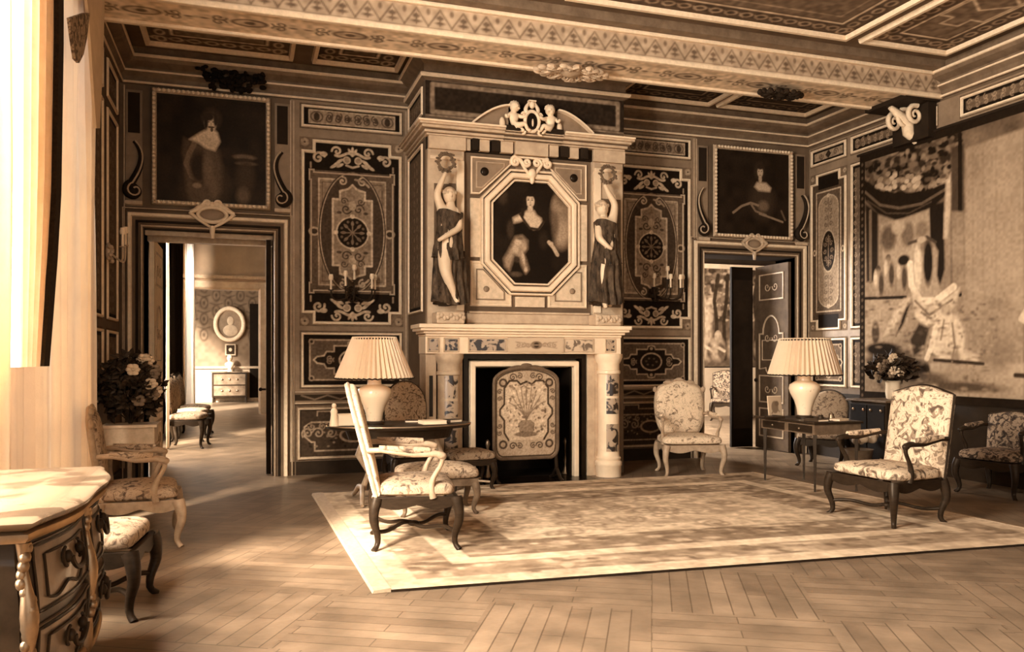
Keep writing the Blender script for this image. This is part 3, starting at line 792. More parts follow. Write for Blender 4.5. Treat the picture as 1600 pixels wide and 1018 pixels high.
def strip_panel(label, loc, fn, w, h, kind='frieze', seed=1, lt=.30):
    r = thing('painted_wall_panel', label, 'wall panel', loc, 0)
    a = Art(w, h, .13, .0075)
    a.rect(.05, w - .05, .05, h - .05, .010)
    L = .50
    if kind == 'plain':
        a.rect(.09, w - .09, .09, h - .09, .12)
        rn = random.Random(int(w * 1000 + h * 77))
        for k in range(int((h if h > w else w) / .11)):
            q = .13 + k * .11
            if q < max(w, h) - .12:
                x, y = (w / 2, q) if h > w else (q, h / 2)
                for f in (-1, 1): a.line(spiral(x + (f * min(.08, w * .18) if h > w else 0), y + (f * .03 if h <= w else 0), .035, 1.2, k, f, 12), .010, .3)
    if kind == 'frieze':
        a.rect(.11, w - .11, .075, h - .075, lt); a.frame(.11, w - .11, .075, h - .075, .012, L)
        cy = h / 2
        for q in (-1, 1):
            x = w / 2 + q * w * .34; a.ell(x, cy, .035, h * .17, .05); a.line(arc(x, cy, .07, h * .2, 0, 2 * math.pi, 14), .012, .07)
            for k in range(3):
                x = w / 2 + q * (.06 + k * w * .085)
                a.line(spiral(x, cy + .02, .045, 1.3, k, q), .014, .07); a.line(spiral(x, cy - .02, .045, 1.3, k, -q), .014, .07)
                a.ell(x + .02, cy, .02, .03, .08)
    elif kind == 'small':
        a.rect(.09, w - .09, .08, h - .08, lt)
        a.poly([(w / 2 - .06, h / 2), (w / 2, h / 2 + .06), (w / 2 + .06, h / 2), (w / 2, h / 2 - .06)], .03)
        for q in (-1, 1): a.line(spiral(w / 2 + q * .15, h / 2, .05, 1.3, 0, q), .014, .08)
    elif kind == 'oval':
        a.rect(.11, w - .11, .10, h - .10, .12); a.frame(.12, w - .12, .11, h - .11, .018, L * .8)
        for cx, cy in ((.14, .13), (w - .14, .13), (.14, h - .13), (w - .14, h - .13)): a.ell(cx, cy, .035, .035, L * .7); a.ell(cx, cy, .018, .018, .04)
        cx, cy = w / 2, h / 2; k = w / 1.25
        half = [(cx - .46 * k, cy), (cx - .42 * k, cy + .04), (cx - .34 * k, cy + .05), (cx - .31 * k, cy + .10), (cx - .22 * k, cy + .10), (cx - .22 * k, cy + .17), (cx - .06 * k, cy + .17), (cx - .05 * k, cy + .21), (cx, cy + .22)]
        up = half + [(2 * cx - x, y) for x, y in reversed(half[:-1])]
        full = up + [(x, 2 * cy - y) for x, y in reversed(up[1:-1])]
        a.poly(full, .02); a.line(full, .018, L, closed=True)
        a.ell(cx, cy, .165 * k, .125, L); a.ell(cx, cy, .145 * k, .105, .022)
        for q in (-1, 1):
            a.line(spiral(cx + q * .27 * k, cy + .02, .045, 1.4, 0, q), .013, .3); a.line(spiral(cx + q * .27 * k, cy - .02, .045, 1.4, 0, -q), .013, .3)
            a.ell(cx, cy + q * .18, .025, .02, L)
        for q in range(6): a.ell(cx + .08 * k * math.cos(q), cy + .05 * math.sin(q), .018, .014, .12)
    elif kind == 'dado':
        a.rect(.05, w - .05, .05, h - .05, .045)
        t = .34
        a.line([(.18, h * .70), (.10, h * .62), (.10, h * .45), (.18, h * .34), (.22, h * .34), (.22, h * .18), (w - .22, h * .18), (w - .22, h * .34), (w - .1, h * .5), (w - .18, h * .70)], .018, t, closed=True)
        a.line([(.25, h * .82), (.25, h * .9), (w * .36, h * .9), (w * .36, h * .82), (w * .64, h * .82), (w * .64, h * .9), (w - .25, h * .9), (w - .25, h * .82)], .016, t * .9)
        rnd = random.Random(seed)
        for q in (.2, .32, .42):
            for s_ in (-1, 1):
                x = w / 2 + s_ * w * q * .95; y = h * .5
                a.line(spiral(x, y, .07, 1.4, q * 9, s_), .018, t * .8); a.line(spiral(x + .05, y + .08, .045, 1.4, q * 5, -s_), .014, t * .7)
        for k in range(60):
            a.ell(rnd.uniform(.14, w - .14), rnd.uniform(h * .25, h * .7), .016, .012, rnd.choice([.18, .25, .02]))
        a.ell(w / 2, h * .45, .16, .09, t); a.ell(w / 2, h * .45, .13, .065, .04)
    a.noise(.3, .02, seed)
    to_local(a.build('painted_field', lambda u, v, k=0: fn(u, v, .006)), r)
    mb = MB(); frame_mb(.035, w - .035, .035, h - .035, .032, lambda u, v, k=0: fn(u, v, .006 + k), .02, mb)
    to_local(mb.build('gilt_moulding', m_gilt if kind != 'dado' else m_gilt2, None), r)
    return r
strip_panel('horizontal frieze panel with scrollwork above the left tall panel', (1.2, YB, 4.14), wall_fn(.603, 4.135, YB), 1.25, .305)
strip_panel('horizontal frieze panel with scrollwork above the right tall panel', (5.28, YB, 4.14), wall_fn(4.655, 4.135, YB), 1.25, .305, seed=3, lt=.24)
strip_panel('painted panel with strapwork cartouche, partly behind the left lampshade', (1.2, YB, 1.02), wall_fn(.603, 1.02, YB), 1.25, .70, 'oval')
strip_panel('painted panel with dark oval in strapwork, above the armchair beside the chimneypiece', (5.28, YB, 1.02), wall_fn(4.655, .98, YB), 1.25, .72, 'oval', seed=4)
strip_panel('dark painted dado panel behind the oval table', (1.2, YB, .16), wall_fn(.56, .16, YB), 1.34, .66, 'dado')
strip_panel('very dark dado panel behind the carved armchair at the wall', (5.28, YB, .16), wall_fn(4.62, .16, YB), 1.3, .66, 'dado', seed=9)
# chair-rail friezes
for x0, x1 in ((.55, CH0), (CH1, 5.95)):
    a = Art(x1 - x0, .12, .03, .01)
    a.line([(0, .01), (x1 - x0, .01)], .018, .3); a.line([(0, .11), (x1 - x0, .11)], .018, .3)
    n_ = int((x1 - x0) / .14)
    a.line([((i + .5) * (x1 - x0) / n_, .035 if i % 2 else .085) for i in range(n_)], .014, .25)
    o = a.build('trim_8', wall_fn(x0, .86, YB - .012)); o['kind'] = 'structure'
    struct('trim_9', MB().box(x0, x1, YB - .03, YB, .845, .86).box(x0, x1, YB - .03, YB, .98, .995), m_gilt2)
# stiles painted mid-tone on the back wall
mb = MB(); t = .004
for x0, x1 in ((.50, CH0), (CH1, 5.98)): mb.box(x0, x1, YB - t, YB, 1.0, 4.47)
struct('trim_10', mb, m_stile)
# thin beads beside the doorways
mb = MB()
for x in (.50, .535, 1.885, 5.945, 5.98, -1.3): mb.box(x - .007, x + .007, YB - .016, YB, .16, 4.45)
struct('trim_11', mb, m_gilt2)

# right wall panels between the corner and the tapestry
def narrow_panel(label, loc, fn, w, h, seed=1):
    r = thing('painted_wall_panel', label, 'wall panel', loc, 0)
    a = Art(w, h, .15, .0075); L = .5
    for cx, cy in ((.05, .06), (w - .05, .06), (.05, h - .06), (w - .05, h - .06)): rosette(a, cx, cy, .035, .32, .08)
    a.poly(notched(.02, w - .02, .02, h - .02, .12), .07)
    a.rect(.17, w - .17, .06, .24, .010); a.rect(.17, w - .17, h - .24, h - .06, .010)
    x0, x1, y0, y1 = .13, w - .13, .28, h - .28
    a.rect(x0, x1, y0, y1, .10); a.frame(x0, x1, y0, y1, .018, L)
    cx, cy = w / 2, h / 2
    b = [(x0 + .05, y0 + .22)] + arc(cx, y0 + .22, cx - x0 - .05, .16, math.pi, 2 * math.pi, 10) + [(x1 - .05, y1 - .22)] + arc(cx, y1 - .22, cx - x0 - .05, .16, 0, math.pi, 10)
    a.poly(b, .28); a.line(b, .014, L, closed=True)
    a.ell(cx, y0 + .07, .035, .03, L); a.ell(cx, y1 - .07, .035, .03, L)
    a.ell(cx, cy, .15, .30, L); a.ell(cx, cy, .135, .285, .018)
    for k in range(10):
        q = k * math.pi / 5; a.line(spiral(cx + .07 * math.cos(q), cy + .17 * math.sin(q), .04, 1.2, q, 1, 10), .012, .22)
    a.line([(cx, cy - .22), (cx, cy + .22)], .014, .25)
    for up in (-1, 1):
        for q in (-1, 1):
            for k in range(4):
                a.line(spiral(cx + q * .05, cy + up * (.38 + k * .10), .04, 1.2, k, q * up, 10), .010, .08)
        a.line([(cx, cy + up * .34), (cx, cy + up * .76)], .010, .08)
    for sx in (x0 - .04, x1 + .04): a.ell(sx, cy, .03, .045, L); a.ell(sx, cy, .016, .028, .05)
    a.noise(.25, .02, seed)
    to_local(a.build('painted_field', lambda u, v, k=0: fn(u, v, .006)), r)
    mb = MB(); mb.ribbon(notched(.03, w - .03, .03, h - .03, .12), .032, lambda u, v, k=0: fn(u, v, .006 + k), .02, closed=True)
    to_local(mb.build('outer_moulding', m_gilt, None), r)
    return r
narrow_panel('narrow painted panel with oval medallion on the right wall beside the tapestry', (XR, 9.5, 1.77), right_fn(9.90, 1.775, XR), .76, 2.27)
strip_panel('small painted panel with dark lozenge, high in the corner of the right wall', (XR, 9.5, 4.15), right_fn(9.90, 4.15, XR), .76, .27, 'small')
strip_panel('painted lower panel on the right wall behind the right lampshade', (XR, 9.5, .97), right_fn(9.90, .97, XR), .76, .72, 'oval', seed=12)
strip_panel('slim painted strip panel on the right wall at the edge of the tapestry, over the dado', (XR, 8.9, .97), right_fn(9.08, .97, XR), .30, .72, 'plain')
strip_panel('slim tall strip panel on the right wall, partly behind the tapestry edge', (XR, 8.9, 1.77), right_fn(9.08, 1.775, XR), .30, 2.27, 'plain')
for k, (y0, y1, ds) in enumerate([(9.08, 8.10, 'cut by the tapestry top edge'), (8.02, 7.6, 'behind the scrolled beam bracket'), (7.3, 5.75, 'long one over the tapestry, right of the bracket'), (5.65, 3.9, 'beyond the tapestry middle, nearest the viewer')]):
    strip_panel('frieze panel high on the right wall, ' + ds, (XR, y0, 4.15), right_fn(y0, 4.15, XR), y0 - y1, .27, 'plain')
struct('trim_12', MB().box(XR - .003, XR, 2.0, 9.93, 1.0, 4.44), m_stile)
struct('trim_13', MB().box(XR - .03, XR, 2.0, 9.93, .84, .90).box(XR - .02, XR, 2.0, 9.93, .16, .84), m_dark)
# left wall panels between curtain and corner
a0 = 8.15
for (z0, z1, lab, kd) in ((4.02, 4.45, 'upper frieze panel on the left wall beside the curtain', 'plain'), (1.77, 3.95, 'tall painted panel on the left wall behind the wall bracket lights', 'tall'), (.95, 1.70, 'lower painted panel on the left wall behind the planter', 'plain')):
    strip_panel(lab, (XL, a0, z0), left_fn(a0, z0, XL), .62, z1 - z0, 'plain')
    strip_panel(lab.replace('panel', 'slim panel').replace('beside the curtain', 'nearest the corner').replace('behind the wall bracket lights', 'nearest the corner').replace('behind the planter', 'nearest the corner'), (XL, 9.0, z0), left_fn(9.0, z0, XL), .72, z1 - z0, 'plain')

# consoles (volutes) flanking the portraits over the doors
def console(label, x, z0, z1, flip=1, wd=.17):
    r = thing('carved_console', label, 'console', (x, YB, z0))
    MB().box(-wd / 2, wd / 2, -.02, 0, 0, z1 - z0).build('backing_strip', m_stile, r)
    MB().box(-wd * .36, wd * .36, -.028, -.02, (z1 - z0) * .63, z1 - z0 - .03).build('dark_inlay', m_dark, r)
    h = (z1 - z0) * .55; mb = MB()
    prof = bez((0.0, h), (-.14 * flip, h * .8), (-.06 * flip, h * .55), (.03 * flip, h * .34), 18) + spiral(.0, .17, .085, 1.25, math.pi * .35 if flip > 0 else math.pi * .65, -flip, 24)
    mb.tube([(x_, -.05, z_) for x_, z_ in prof], [.014 + .03 * math.sin(math.pi * i / len(prof)) for i in range(len(prof))], 8)
    mb.build('volute', m_dark, r, smooth=True)
    MB().ell((0, -.05, .17), .06, .035, .08).build('volute_eye', m_dark, r, smooth=True)
    MB().tube([(x_ - .02 * flip, -.085, z_) for x_, z_ in prof[:-4]], .010, 6).build('volute_fillet', m_gilt2, r, smooth=True)
    MB().box(-.09, .09, -.07, 0, .01, .05).build('foot_block', m_gilt2, r)
    return r
console('dark volute console on the wall right of the moustached man portrait', .405, 3.10, 4.40, 1)
console('dark volute console on the wall left of the moustached man portrait, by the corner', -1.20, 3.10, 4.40, -1)
console('dark volute console on the wall left of the seated lady portrait', 6.07, 3.02, 4.36, 1)
console('dark volute console in the corner right of the seated lady portrait', 7.70, 3.02, 4.36, -1)

# cartouches over the doorways
def cartouche(label, c, s=1.0, m=None):
    r = thing('door_cartouche', label, 'cartouche', c); m = m or m_gilt
    mb = MB(); q = arc(0, 0, .155 * s, .085 * s, 0, 2 * math.pi, 25)[:-1]
    mb.tube([(x, -.03, z) for x, z in q], .024 * s, 8, closed=True)
    mb.build('oval_rim', m, r, smooth=True)
    MB().ell((0, -.005, 0), .15 * s, .02, .08 * s).build('oval_boss', m_stile, r, smooth=True)
    mb = MB()
    for f in (-1, 1):
        mb.tube([(f * x * s, -.03, z * s) for x, z in bez((.03, .13), (.12, .12), (.14, .05), (.24, .02))], [.02 + .012 * math.sin(i * .24) for i in range(14)], 8)
        mb.tube([(f * x * s, -.03, z * s) for x, z in bez((.24, .02), (.2, -.03), (.1, -.1), (.02, -.14))], [.024 - .0008 * i for i in range(14)], 8)
        mb.tube([(f * (.055 + x) * s, -.04, (.125 + z) * s) for x, z in spiral(0, 0, .04, 1.2)], .016 * s, 6)
    mb.ell((0, -.03, .11 * s), .035 * s, .03, .04 * s).tube([(0, -.03, -.13 * s), (0, -.03, -.27 * s)], [.035 * s, .022 * s], 8)
    mb.build('scrollwork', m, r, smooth=True)
    return r
cartouche('pale carved cartouche over the left doorway, below the moustached man', tuple(B(332, 336, YB - .05)), 1.0)
cartouche('small carved cartouche over the right doorway, below the seated lady', tuple(B(1177, 381, YB - .05)), .85, m_gilt2)

# ---------------------------------------------------------------- portraits
def frame_rope(r, w, h, m, wd=.07, y=-.03, bead=True):
    mb = MB(); fn = plane_fn((-w / 2, -.012, -h / 2), (1, 0, 0), (0, 0, 1), (0, -1, 0))
    mb.ribbon([(0, 0), (w, 0), (w, h), (0, h)], wd, fn, .035, closed=True)
    mb.build('frame', m, r)
    if bead:
        mb = MB()
        for L_, f in ((w, 0), (w, 1), (h, 2), (h, 3)):
            n_ = int(L_ / .05)
            for i in range(n_ + 1):
                q = -L_ / 2 + i * L_ / n_
                c = {0: (q, -h / 2), 1: (q, h / 2), 2: (-w / 2, q), 3: (w / 2, q)}[f]
                mb.ell((c[0], -.05, c[1]), .021, .018, .021, 6, 4)
        mb.build('beading', m_gilt, r, smooth=True)['kind'] = 'stuff'
def local_uv(P0, w, h):
    """pixel on the wall plane -> metres from the canvas's lower left corner"""
    return lambda px, py: (B(px, py, P0.y).x - (P0.x - w / 2), B(px, py, P0.y).z - (P0.z - h / 2))
def portrait(name, label, px0, py0, px1, py1, painter, frame_m=None):
    A_, B_ = B(px0, py0, YB - .04), B(px1, py1, YB - .04)
    w, h = B_.x - A_.x, A_.z - B_.z; c = (A_ + B_) / 2
    r = thing(name, label, 'painting', tuple(c))
    u = local_uv(c, w, h); a = Art(w, h, .012, .0062)
    painter(a, u)
    a.build('canvas', plane_fn((-w / 2, -.012, -h / 2), (1, 0, 0), (0, 0, 1), (0, -1, 0)), r, art_mat('oil_paint', .45, .35))
    MB().box(-w / 2, w / 2, -.008, .035, -h / 2, h / 2).build('stretcher', m_dark, r)
    frame_rope(r, w, h, frame_m or m_gilt2, .055)
    return r
def P_(u, pts): return [u(x, y) for x, y in pts]
def paint_man(a, u):
    e = lambda x, y, rx, ry, t, so=.5, al=1, rot=0: a.ell(*u(x, y), rx / 131, ry / 131, t, so, al, rot)
    a.noise(.4, .12, 2)
    e(320, 290, 30, 34, .035, .8); e(331, 186, 13, 15, .03, .6)
    a.poly(P_(u, [(300, 222), (342, 236), (348, 262), (346, 300), (336, 318), (298, 318), (292, 296), (288, 262), (290, 240)]), .065, .9, .03)
    a.poly(P_(u, [(287, 214), (300, 222), (298, 250), (289, 258), (284, 240)]), .05, .9, .02)
    a.line(P_(u, [(305, 222), (296, 240), (291, 256), (300, 276), (312, 282)]), .06, .11, .8)
    e(311, 262, 12, 24, .018, .6); e(325, 262, 7, 24, .10, .9)
    a.poly(P_(u, [(327, 200), (312, 208), (296, 218), (308, 222), (322, 232), (336, 236), (344, 222), (340, 208), (334, 202)]), .42, 1, .018)
    a.poly(P_(u, [(312, 216), (324, 229), (337, 233), (341, 223), (328, 214)]), .30, .6, .02)
    e(329, 193, 8.5, 11.5, .42, .35); e(325, 183, 9, 6, .02, .5); e(322, 192, 3, 10, .02, .6); e(337, 189, 3, 9, .02, .6)
    e(330, 199, 5, 1.6, .05, .4); e(331, 203, 2.0, 3.2, .06, .4); e(326, 191, 1.6, .9, .05, .4); e(333, 191, 1.6, .9, .05, .4); e(330, 195, 1, 3, .3, .4)
    e(382, 246, 15, 4, .10, .7); e(385, 256, 14, 3, .08, .7); e(382, 250, 12, 2, .02, .5); e(384, 276, 12, 26, .03, .9); e(380, 306, 9, 12, .07, .9)
    e(308, 290, 6, 4, .16, .6); e(334, 292, 5, 14, .09, .8)
    a.T *= 1.6
    a.noise(.2, .012, 5)
portrait('portrait_painting', 'portrait of a moustached man in armour and broad pale collar, over the left doorway', 241, 141, 419, 325, paint_man)
def paint_lady2(a, u):
    e = lambda x, y, rx, ry, t, so=.5, al=1, rot=0: a.ell(*u(x, y), rx / 108, ry / 108, t, so, al, rot)
    a.noise(.4, .12, 3)
    e(1190, 315, 22, 24, .03, .8); e(1186, 268, 9, 14, .025, .6)
    a.poly(P_(u, [(1182, 285), (1196, 286), (1204, 294), (1202, 300), (1184, 298), (1178, 292)]), .34, 1, .02)
    e(1187, 269, 5, 8, .32, .4); e(1187, 280, 3, 6, .26, .5); e(1187, 261, 6, 4, .02, .5)
    e(1185, 268, 1, .8, .06, .4); e(1189, 268, 1, .8, .06, .4); e(1187, 274, 1.8, .7, .12, .4)
    e(1192, 322, 9, 8, .10, .8)
    a.line(P_(u, [(1145, 332), (1158, 322), (1172, 317), (1184, 321)]), .035, .16, .9); a.line(P_(u, [(1172, 318), (1180, 330), (1196, 336)]), .03, .13, .9)
    a.line(P_(u, [(1186, 334), (1206, 341), (1222, 347)]), .03, .16, .9); a.line(P_(u, [(1220, 330), (1226, 344)]), .03, .08, .9)
    a.T *= 1.35
    a.noise(.2, .012, 6)
portrait('portrait_painting', 'dark portrait of a seated lady with pale shoulders, over the right doorway', 1116, 229, 1234, 373, paint_lady2)

# ---------------------------------------------------------------- tapestry on the right wall
TY0, TY1, TZ0, TZ1 = 8.84, 5.35, .86, 4.08
w, h = TY0 - TY1, TZ1 - TZ0
ta = Art(w, h, .16, .0125)
def tu(px, py):
    p = R(px, py, XR - .06); return (TY0 - p.y, p.z - TZ0)
def te(x, y, rx, ry, t, so=.5, al=1, rot=0):
    c = tu(x, y); c2 = tu(x + 4, y); c3 = tu(x, y - 4)
    ta.ell(c[0], c[1], max(.012, rx * (c2[0] - c[0]) / 4), max(.012, ry * (c3[1] - c[1]) / 4), t, so, al, rot)
def tp(pts, t, al=1, so=.02): ta.poly([tu(*p) for p in pts], t, al, so)
def tl(pts, wd, t, al=1): ta.line([tu(*p) for p in pts], wd, t, al)
rnd = random.Random(4)
ta.noise(.35, .25, 11)
tp([(1350, 330), (1600, 330), (1600, 700), (1350, 640)], .23)
# foliage and flower garlands at the top
for k in range(420):
    x = rnd.uniform(1352, 1500); y = rnd.uniform(205, 305)
    te(x, y, rnd.uniform(3, 8), rnd.uniform(3, 7), rnd.choice([.05, .08, .12, .18, .24]), .5, .8)
for k in range(60):
    q = rnd.uniform(0, 1); te(1370 + q * 125, 290 - 6 * math.sin(q * 6) + rnd.uniform(-14, 10), 4, 4, rnd.choice([.34, .26, .4]), .4)
# dark swag of drapery
tp([(1350, 280), (1372, 296), (1400, 302), (1440, 300), (1480, 284), (1482, 300), (1455, 325), (1415, 342), (1398, 343), (1372, 334), (1352, 312)], .035)
tl([(1352, 300), (1375, 320), (1405, 325), (1440, 318), (1478, 295)], .04, .14); tl([(1356, 314), (1385, 333), (1420, 333), (1455, 315)], .03, .10)
# columns
tp([(1352, 318), (1372, 332), (1372, 440), (1354, 440)], .07); tl([(1360, 330), (1360, 440)], .05, .16)
tp([(1452, 322), (1474, 316), (1476, 420), (1462, 470), (1452, 440)], .04)
tp([(1478, 285), (1486, 270), (1487, 320), (1480, 372), (1474, 372)], .42)
tp([(1376, 350), (1402, 344), (1452, 326), (1454, 400), (1420, 420), (1380, 412)], .30)
te(1388, 372, 12, 20, .13, .5); te(1418, 366, 10, 20, .16, .5); te(1440, 360, 10, 14, .2, .6); te(1404, 355, 10, 10, .36, .6)
# left edge of the tree, right column and pale architecture
tp([(1486, 230), (1506, 225), (1506, 450), (1486, 470)], .10); tl([(1500, 210), (1500, 460)], .05, .05)
tp([(1508, 232), (1600, 200), (1600, 480), (1508, 450)], .27)
for x in (1520, 1536, 1556): tl([(x, 230), (x, 452)], .03, .25)
tp([(1486, 330), (1506, 330), (1508, 455), (1488, 460)], .24)
# parapet and people on it
tp([(1352, 466), (1410, 464), (1424, 458), (1420, 500), (1400, 540), (1352, 560)], .28); tl([(1352, 466), (1415, 464)], .04, .06)
for x, y, s in ((1388, 415, 1), (1408, 420, .9), (1372, 430, .8)):
    te(x, y - 12 * s, 4, 6, .10); te(x, y + 12, 9 * s, 24 * s, .26, .5); te(x + 5, y + 14, 4, 18, .10, .6); te(x - 4, y + 4, 3, 12, .4, .6)
te(1412, 406, 9, 8, .05)
# principal draped figure
tp([(1424, 400), (1438, 378), (1456, 374), (1466, 392), (1464, 430), (1470, 452), (1462, 480), (1440, 476), (1424, 450), (1420, 420)], .30)
te(1448, 384, 12, 10, .20); te(1450, 410, 7, 34, .045, .5); te(1434, 420, 6, 36, .46, .5); tl([(1422, 412), (1424, 445), (1438, 470), (1462, 470), (1490, 448)], .09, .50)
tl([(1420, 380), (1432, 376), (1448, 370), (1462, 378)], .04, .10); te(1440, 374, 7, 5, .35)
tp([(1424, 455), (1450, 480), (1480, 465), (1500, 448), (1494, 475), (1470, 500), (1448, 510), (1430, 495)], .42)
tl([(1430, 470), (1452, 492), (1488, 468)], .03, .2); tl([(1440, 488), (1460, 502), (1480, 488)], .03, .22)
tp([(1424, 464), (1408, 492), (1392, 520), (1380, 525), (1396, 488), (1412, 466)], .42); tp([(1422, 475), (1412, 505), (1400, 525), (1408, 500), (1416, 480)], .05)
# kneeling figure at the right, ground
tp([(1470, 486), (1496, 492), (1508, 520), (1506, 545), (1530, 556), (1528, 566), (1500, 562), (1496, 540), (1486, 560), (1466, 562), (1452, 540), (1458, 510)], .40)
te(1478, 484, 8, 9, .30); tl([(1462, 512), (1456, 540), (1448, 560)], .07, .44); tl([(1488, 505), (1492, 540), (1488, 560)], .03, .2); tl([(1475, 500), (1470, 530)], .03, .22)
tp([(1436, 505), (1452, 512), (1444, 545), (1428, 556), (1422, 530)], .08)
te(1378, 545, 26, 10, .05, .5); te(1368, 520, 6, 18, .10); te(1390, 560, 34, 14, .07, .6); te(1430, 575, 30, 12, .08, .6)
tp([(1452, 566), (1600, 568), (1600, 640), (1460, 620)], .30); tl([(1460, 562), (1536, 568)], .04, .08); te(1450, 592, 30, 10, .14, .7)
te(1500, 604, 60, 8, .12, .8); te(1560, 540, 22, 40, .22)
for k in range(300):
    x = rnd.uniform(1352, 1560); y = rnd.uniform(470, 640); te(x, y, rnd.uniform(2, 7), rnd.uniform(2, 4), rnd.choice([.07, .2, .3, .12]), .5, .25)
# far part of the weave, toward the viewer: tree, column and two standing figures
for k in range(260):
    ta.ell(rnd.uniform(2.55, 3.4), rnd.uniform(1.9, 3.1), rnd.uniform(.03, .10), rnd.uniform(.03, .08), rnd.choice([.06, .12, .2, .28]), .5, .7)
ta.line([(2.95, .4), (2.9, 1.2), (3.0, 2.2)], .12, .06); ta.rect(2.46, 2.54, .7, 3.0, .16)
for cx in (2.65, 3.2):
    ta.ell(cx, 1.45, .07, .09, .34); ta.ell(cx, 1.05, .16, .36, .30, .5); ta.ell(cx, .65, .20, .30, .36, .5); ta.ell(cx + .05, .9, .05, .4, .12, .5); ta.line([(cx - .1, 1.2), (cx - .28, .95), (cx - .1, .85)], .07, .38)
ta.line([(2.3, .35), (3.45, .3)], .05, .08)
# woven border
a_ = ta
for q0, q1, r0, r1 in ((0, .09, 0, h), (0, w, h - .10, h), (0, w, 0, .10)): a_.rect(q0, q1, r0, r1, .028)
for k in range(int(h / .09)): a_.ell(.045, k * .09 + .04, .022, .026, .12)
ta.T = np.clip(.2 + (ta.T - .2) * 1.4, .015, .8)
ta.noise(.16, .03, 12); ta.noise(.15, .3, 13)
r = thing('wall_tapestry', 'huge figural tapestry hanging on the right wall with draped swag and standing figures', 'tapestry', (XR - .04, (TY0 + TY1) / 2, TZ0))
to_local(ta.build('woven_scene', plane_fn((XR - .06, TY0, TZ0), (0, -1, 0), (0, 0, 1), (-1, 0, 0)), m=art_mat('tapestry_wool', .9, .1)), r)
to_local(MB().box(XR - .055, XR - .03, TY1, TY0, TZ0, TZ1).build('lining', m_dark), r)
to_local(MB().tube([(XR - .05, TY1 - .05, TZ1 + .02), (XR - .05, TY0 + .05, TZ1 + .02)], .018, 8).build('hanging_rod', m_dark), r)
# verdure tapestry of the room behind the right door
A_, B2 = B(1080, 418, 16.9), B(1230, 572, 16.9)
w, h = B2.x - A_.x, A_.z - B2.z
ta = Art(w, h, .10, .018); rnd = random.Random(9); u = lambda px, py: (B(px, py, 16.9).x - A_.x, B(px, py, 16.9).z - B2.z)
for k in range(700):
    x, y = u(rnd.uniform(1085, 1228), rnd.uniform(420, 500)); ta.ell(x, y, rnd.uniform(.03, .12), rnd.uniform(.03, .09), rnd.choice([.04, .08, .16, .26, .4]), .5, .8)
for x0, b_ in ((1118, 1), (1133, -1), (1150, 1), (1180, 1)):
    ta.line([u(x0, 560), u(x0 + 2 * b_, 500), u(x0 - 2 * b_, 470), u(x0 + 4, 430)], .10, .035)
ta.poly([u(1085, 450), u(1110, 470), u(1112, 530), u(1085, 540)], .45, .8, .05)
for x0 in (1105, 1122, 1148, 1190, 1210):
    ta.ell(*u(x0, 525), .10, .14, .38); ta.ell(*u(x0, 545), .20, .28, .34, .5); ta.ell(*u(x0 + 5, 548), .10, .2, .10, .5); ta.line([u(x0 - 5, 540), u(x0 + 10, 548)], .07, .48)
ta.noise(.3, .06, 4)
r = thing('verdure_tapestry', 'woodland tapestry with small figures seen through the right doorway', 'tapestry', tuple((A_ + B2) / 2))
to_local(ta.build('woven_scene', wall_fn(A_.x, B2.z, 16.9), m=art_mat('tapestry_wool')), r)
to_local(MB().box(A_.x, B2.x, 16.91, 16.94, B2.z, A_.z).build('lining', m_dark), r)
struct('trim_14', MB().box(5.1, 14, 16.9, 17.0, 0, B(1130, 574, 16.95).z), m_plaster)

# ---------------------------------------------------------------- chimney breast and chimneypiece
OX0, OX1, OZ = 2.475, 3.63, 1.275
struct('wall_chimney_breast', MB().box(CH0, OX0 - .06, YF, YB, 0, ZC).box(OX1 + .06, CH1, YF, YB, 0, ZC).box(OX0 - .06, OX1 + .06, YF, YB, OZ + .03, ZC)
       .box(OX0 - .06, OX1 + .06, YF + .62, YB, 0, OZ + .03), m_wall)
struct('trim_15', MB().box(OX0 - .06, OX0, YF - .1, YF + .62, 0, OZ + .03).box(OX1, OX1 + .06, YF - .1, YF + .62, 0, OZ + .03)
       .box(OX0, OX1, YF + .58, YF + .62, 0, OZ + .03).box(OX0, OX1, YF, YF + .62, .002, .012), m_nearblack)
struct('trim_16', sweep_profile([(CH0, YB), (CH0, YF), (CH1, YF), (CH1, YB)], [(0, 4.53), (.05, 4.55), (.05, 4.60), (.02, 4.62), (.02, 4.70), (.10, 4.74), (.13, 4.78), (.13, 4.83), (.09, ZC), (0, ZC)]), m_corn)
mbx = sweep_profile([(CH0, YB), (CH0, YF), (CH1, YF), (CH1, YB)], [(.05, 4.55), (.065, 4.56), (.065, 4.59), (.05, 4.60)])
mby = sweep_profile([(CH0, YB), (CH0, YF), (CH1, YF), (CH1, YB)], [(.13, 4.775), (.145, 4.78), (.145, 4.815), (.13, 4.82)]); mbx.add(mby.v, mby.f)
struct('trim_17', mbx, m_gilt)
# the breast above the pediment: dark framed frieze
strip = Art(CH1 - CH0, .40, .022, .012)
strip.line([(.0, .0), (CH1 - CH0, 0)], .03, .3); strip.frame(.08, CH1 - CH0 - .08, .05, .36, .05, .24); strip.noise(.4, .03, 3)
o = strip.build('trim_18', wall_fn(CH0, 4.12, YF - .006)); o['kind'] = 'structure'
# painted panels on the left cheek of the breast
def cheek_fn(y, z): return plane_fn((CH0, y, z), (0, -1, 0), (0, 0, 1), (-1, 0, 0))
strip_panel('dark painted panel on the left cheek of the chimney breast', (CH0, 9.5, 1.9), cheek_fn(YB - .06, 1.9), .86, 1.95, 'plain')
strip_panel('small painted panel on the left cheek of the chimney breast below the ceiling', (CH0, 9.5, 4.12), cheek_fn(YB - .06, 4.14), .86, .36, 'plain')

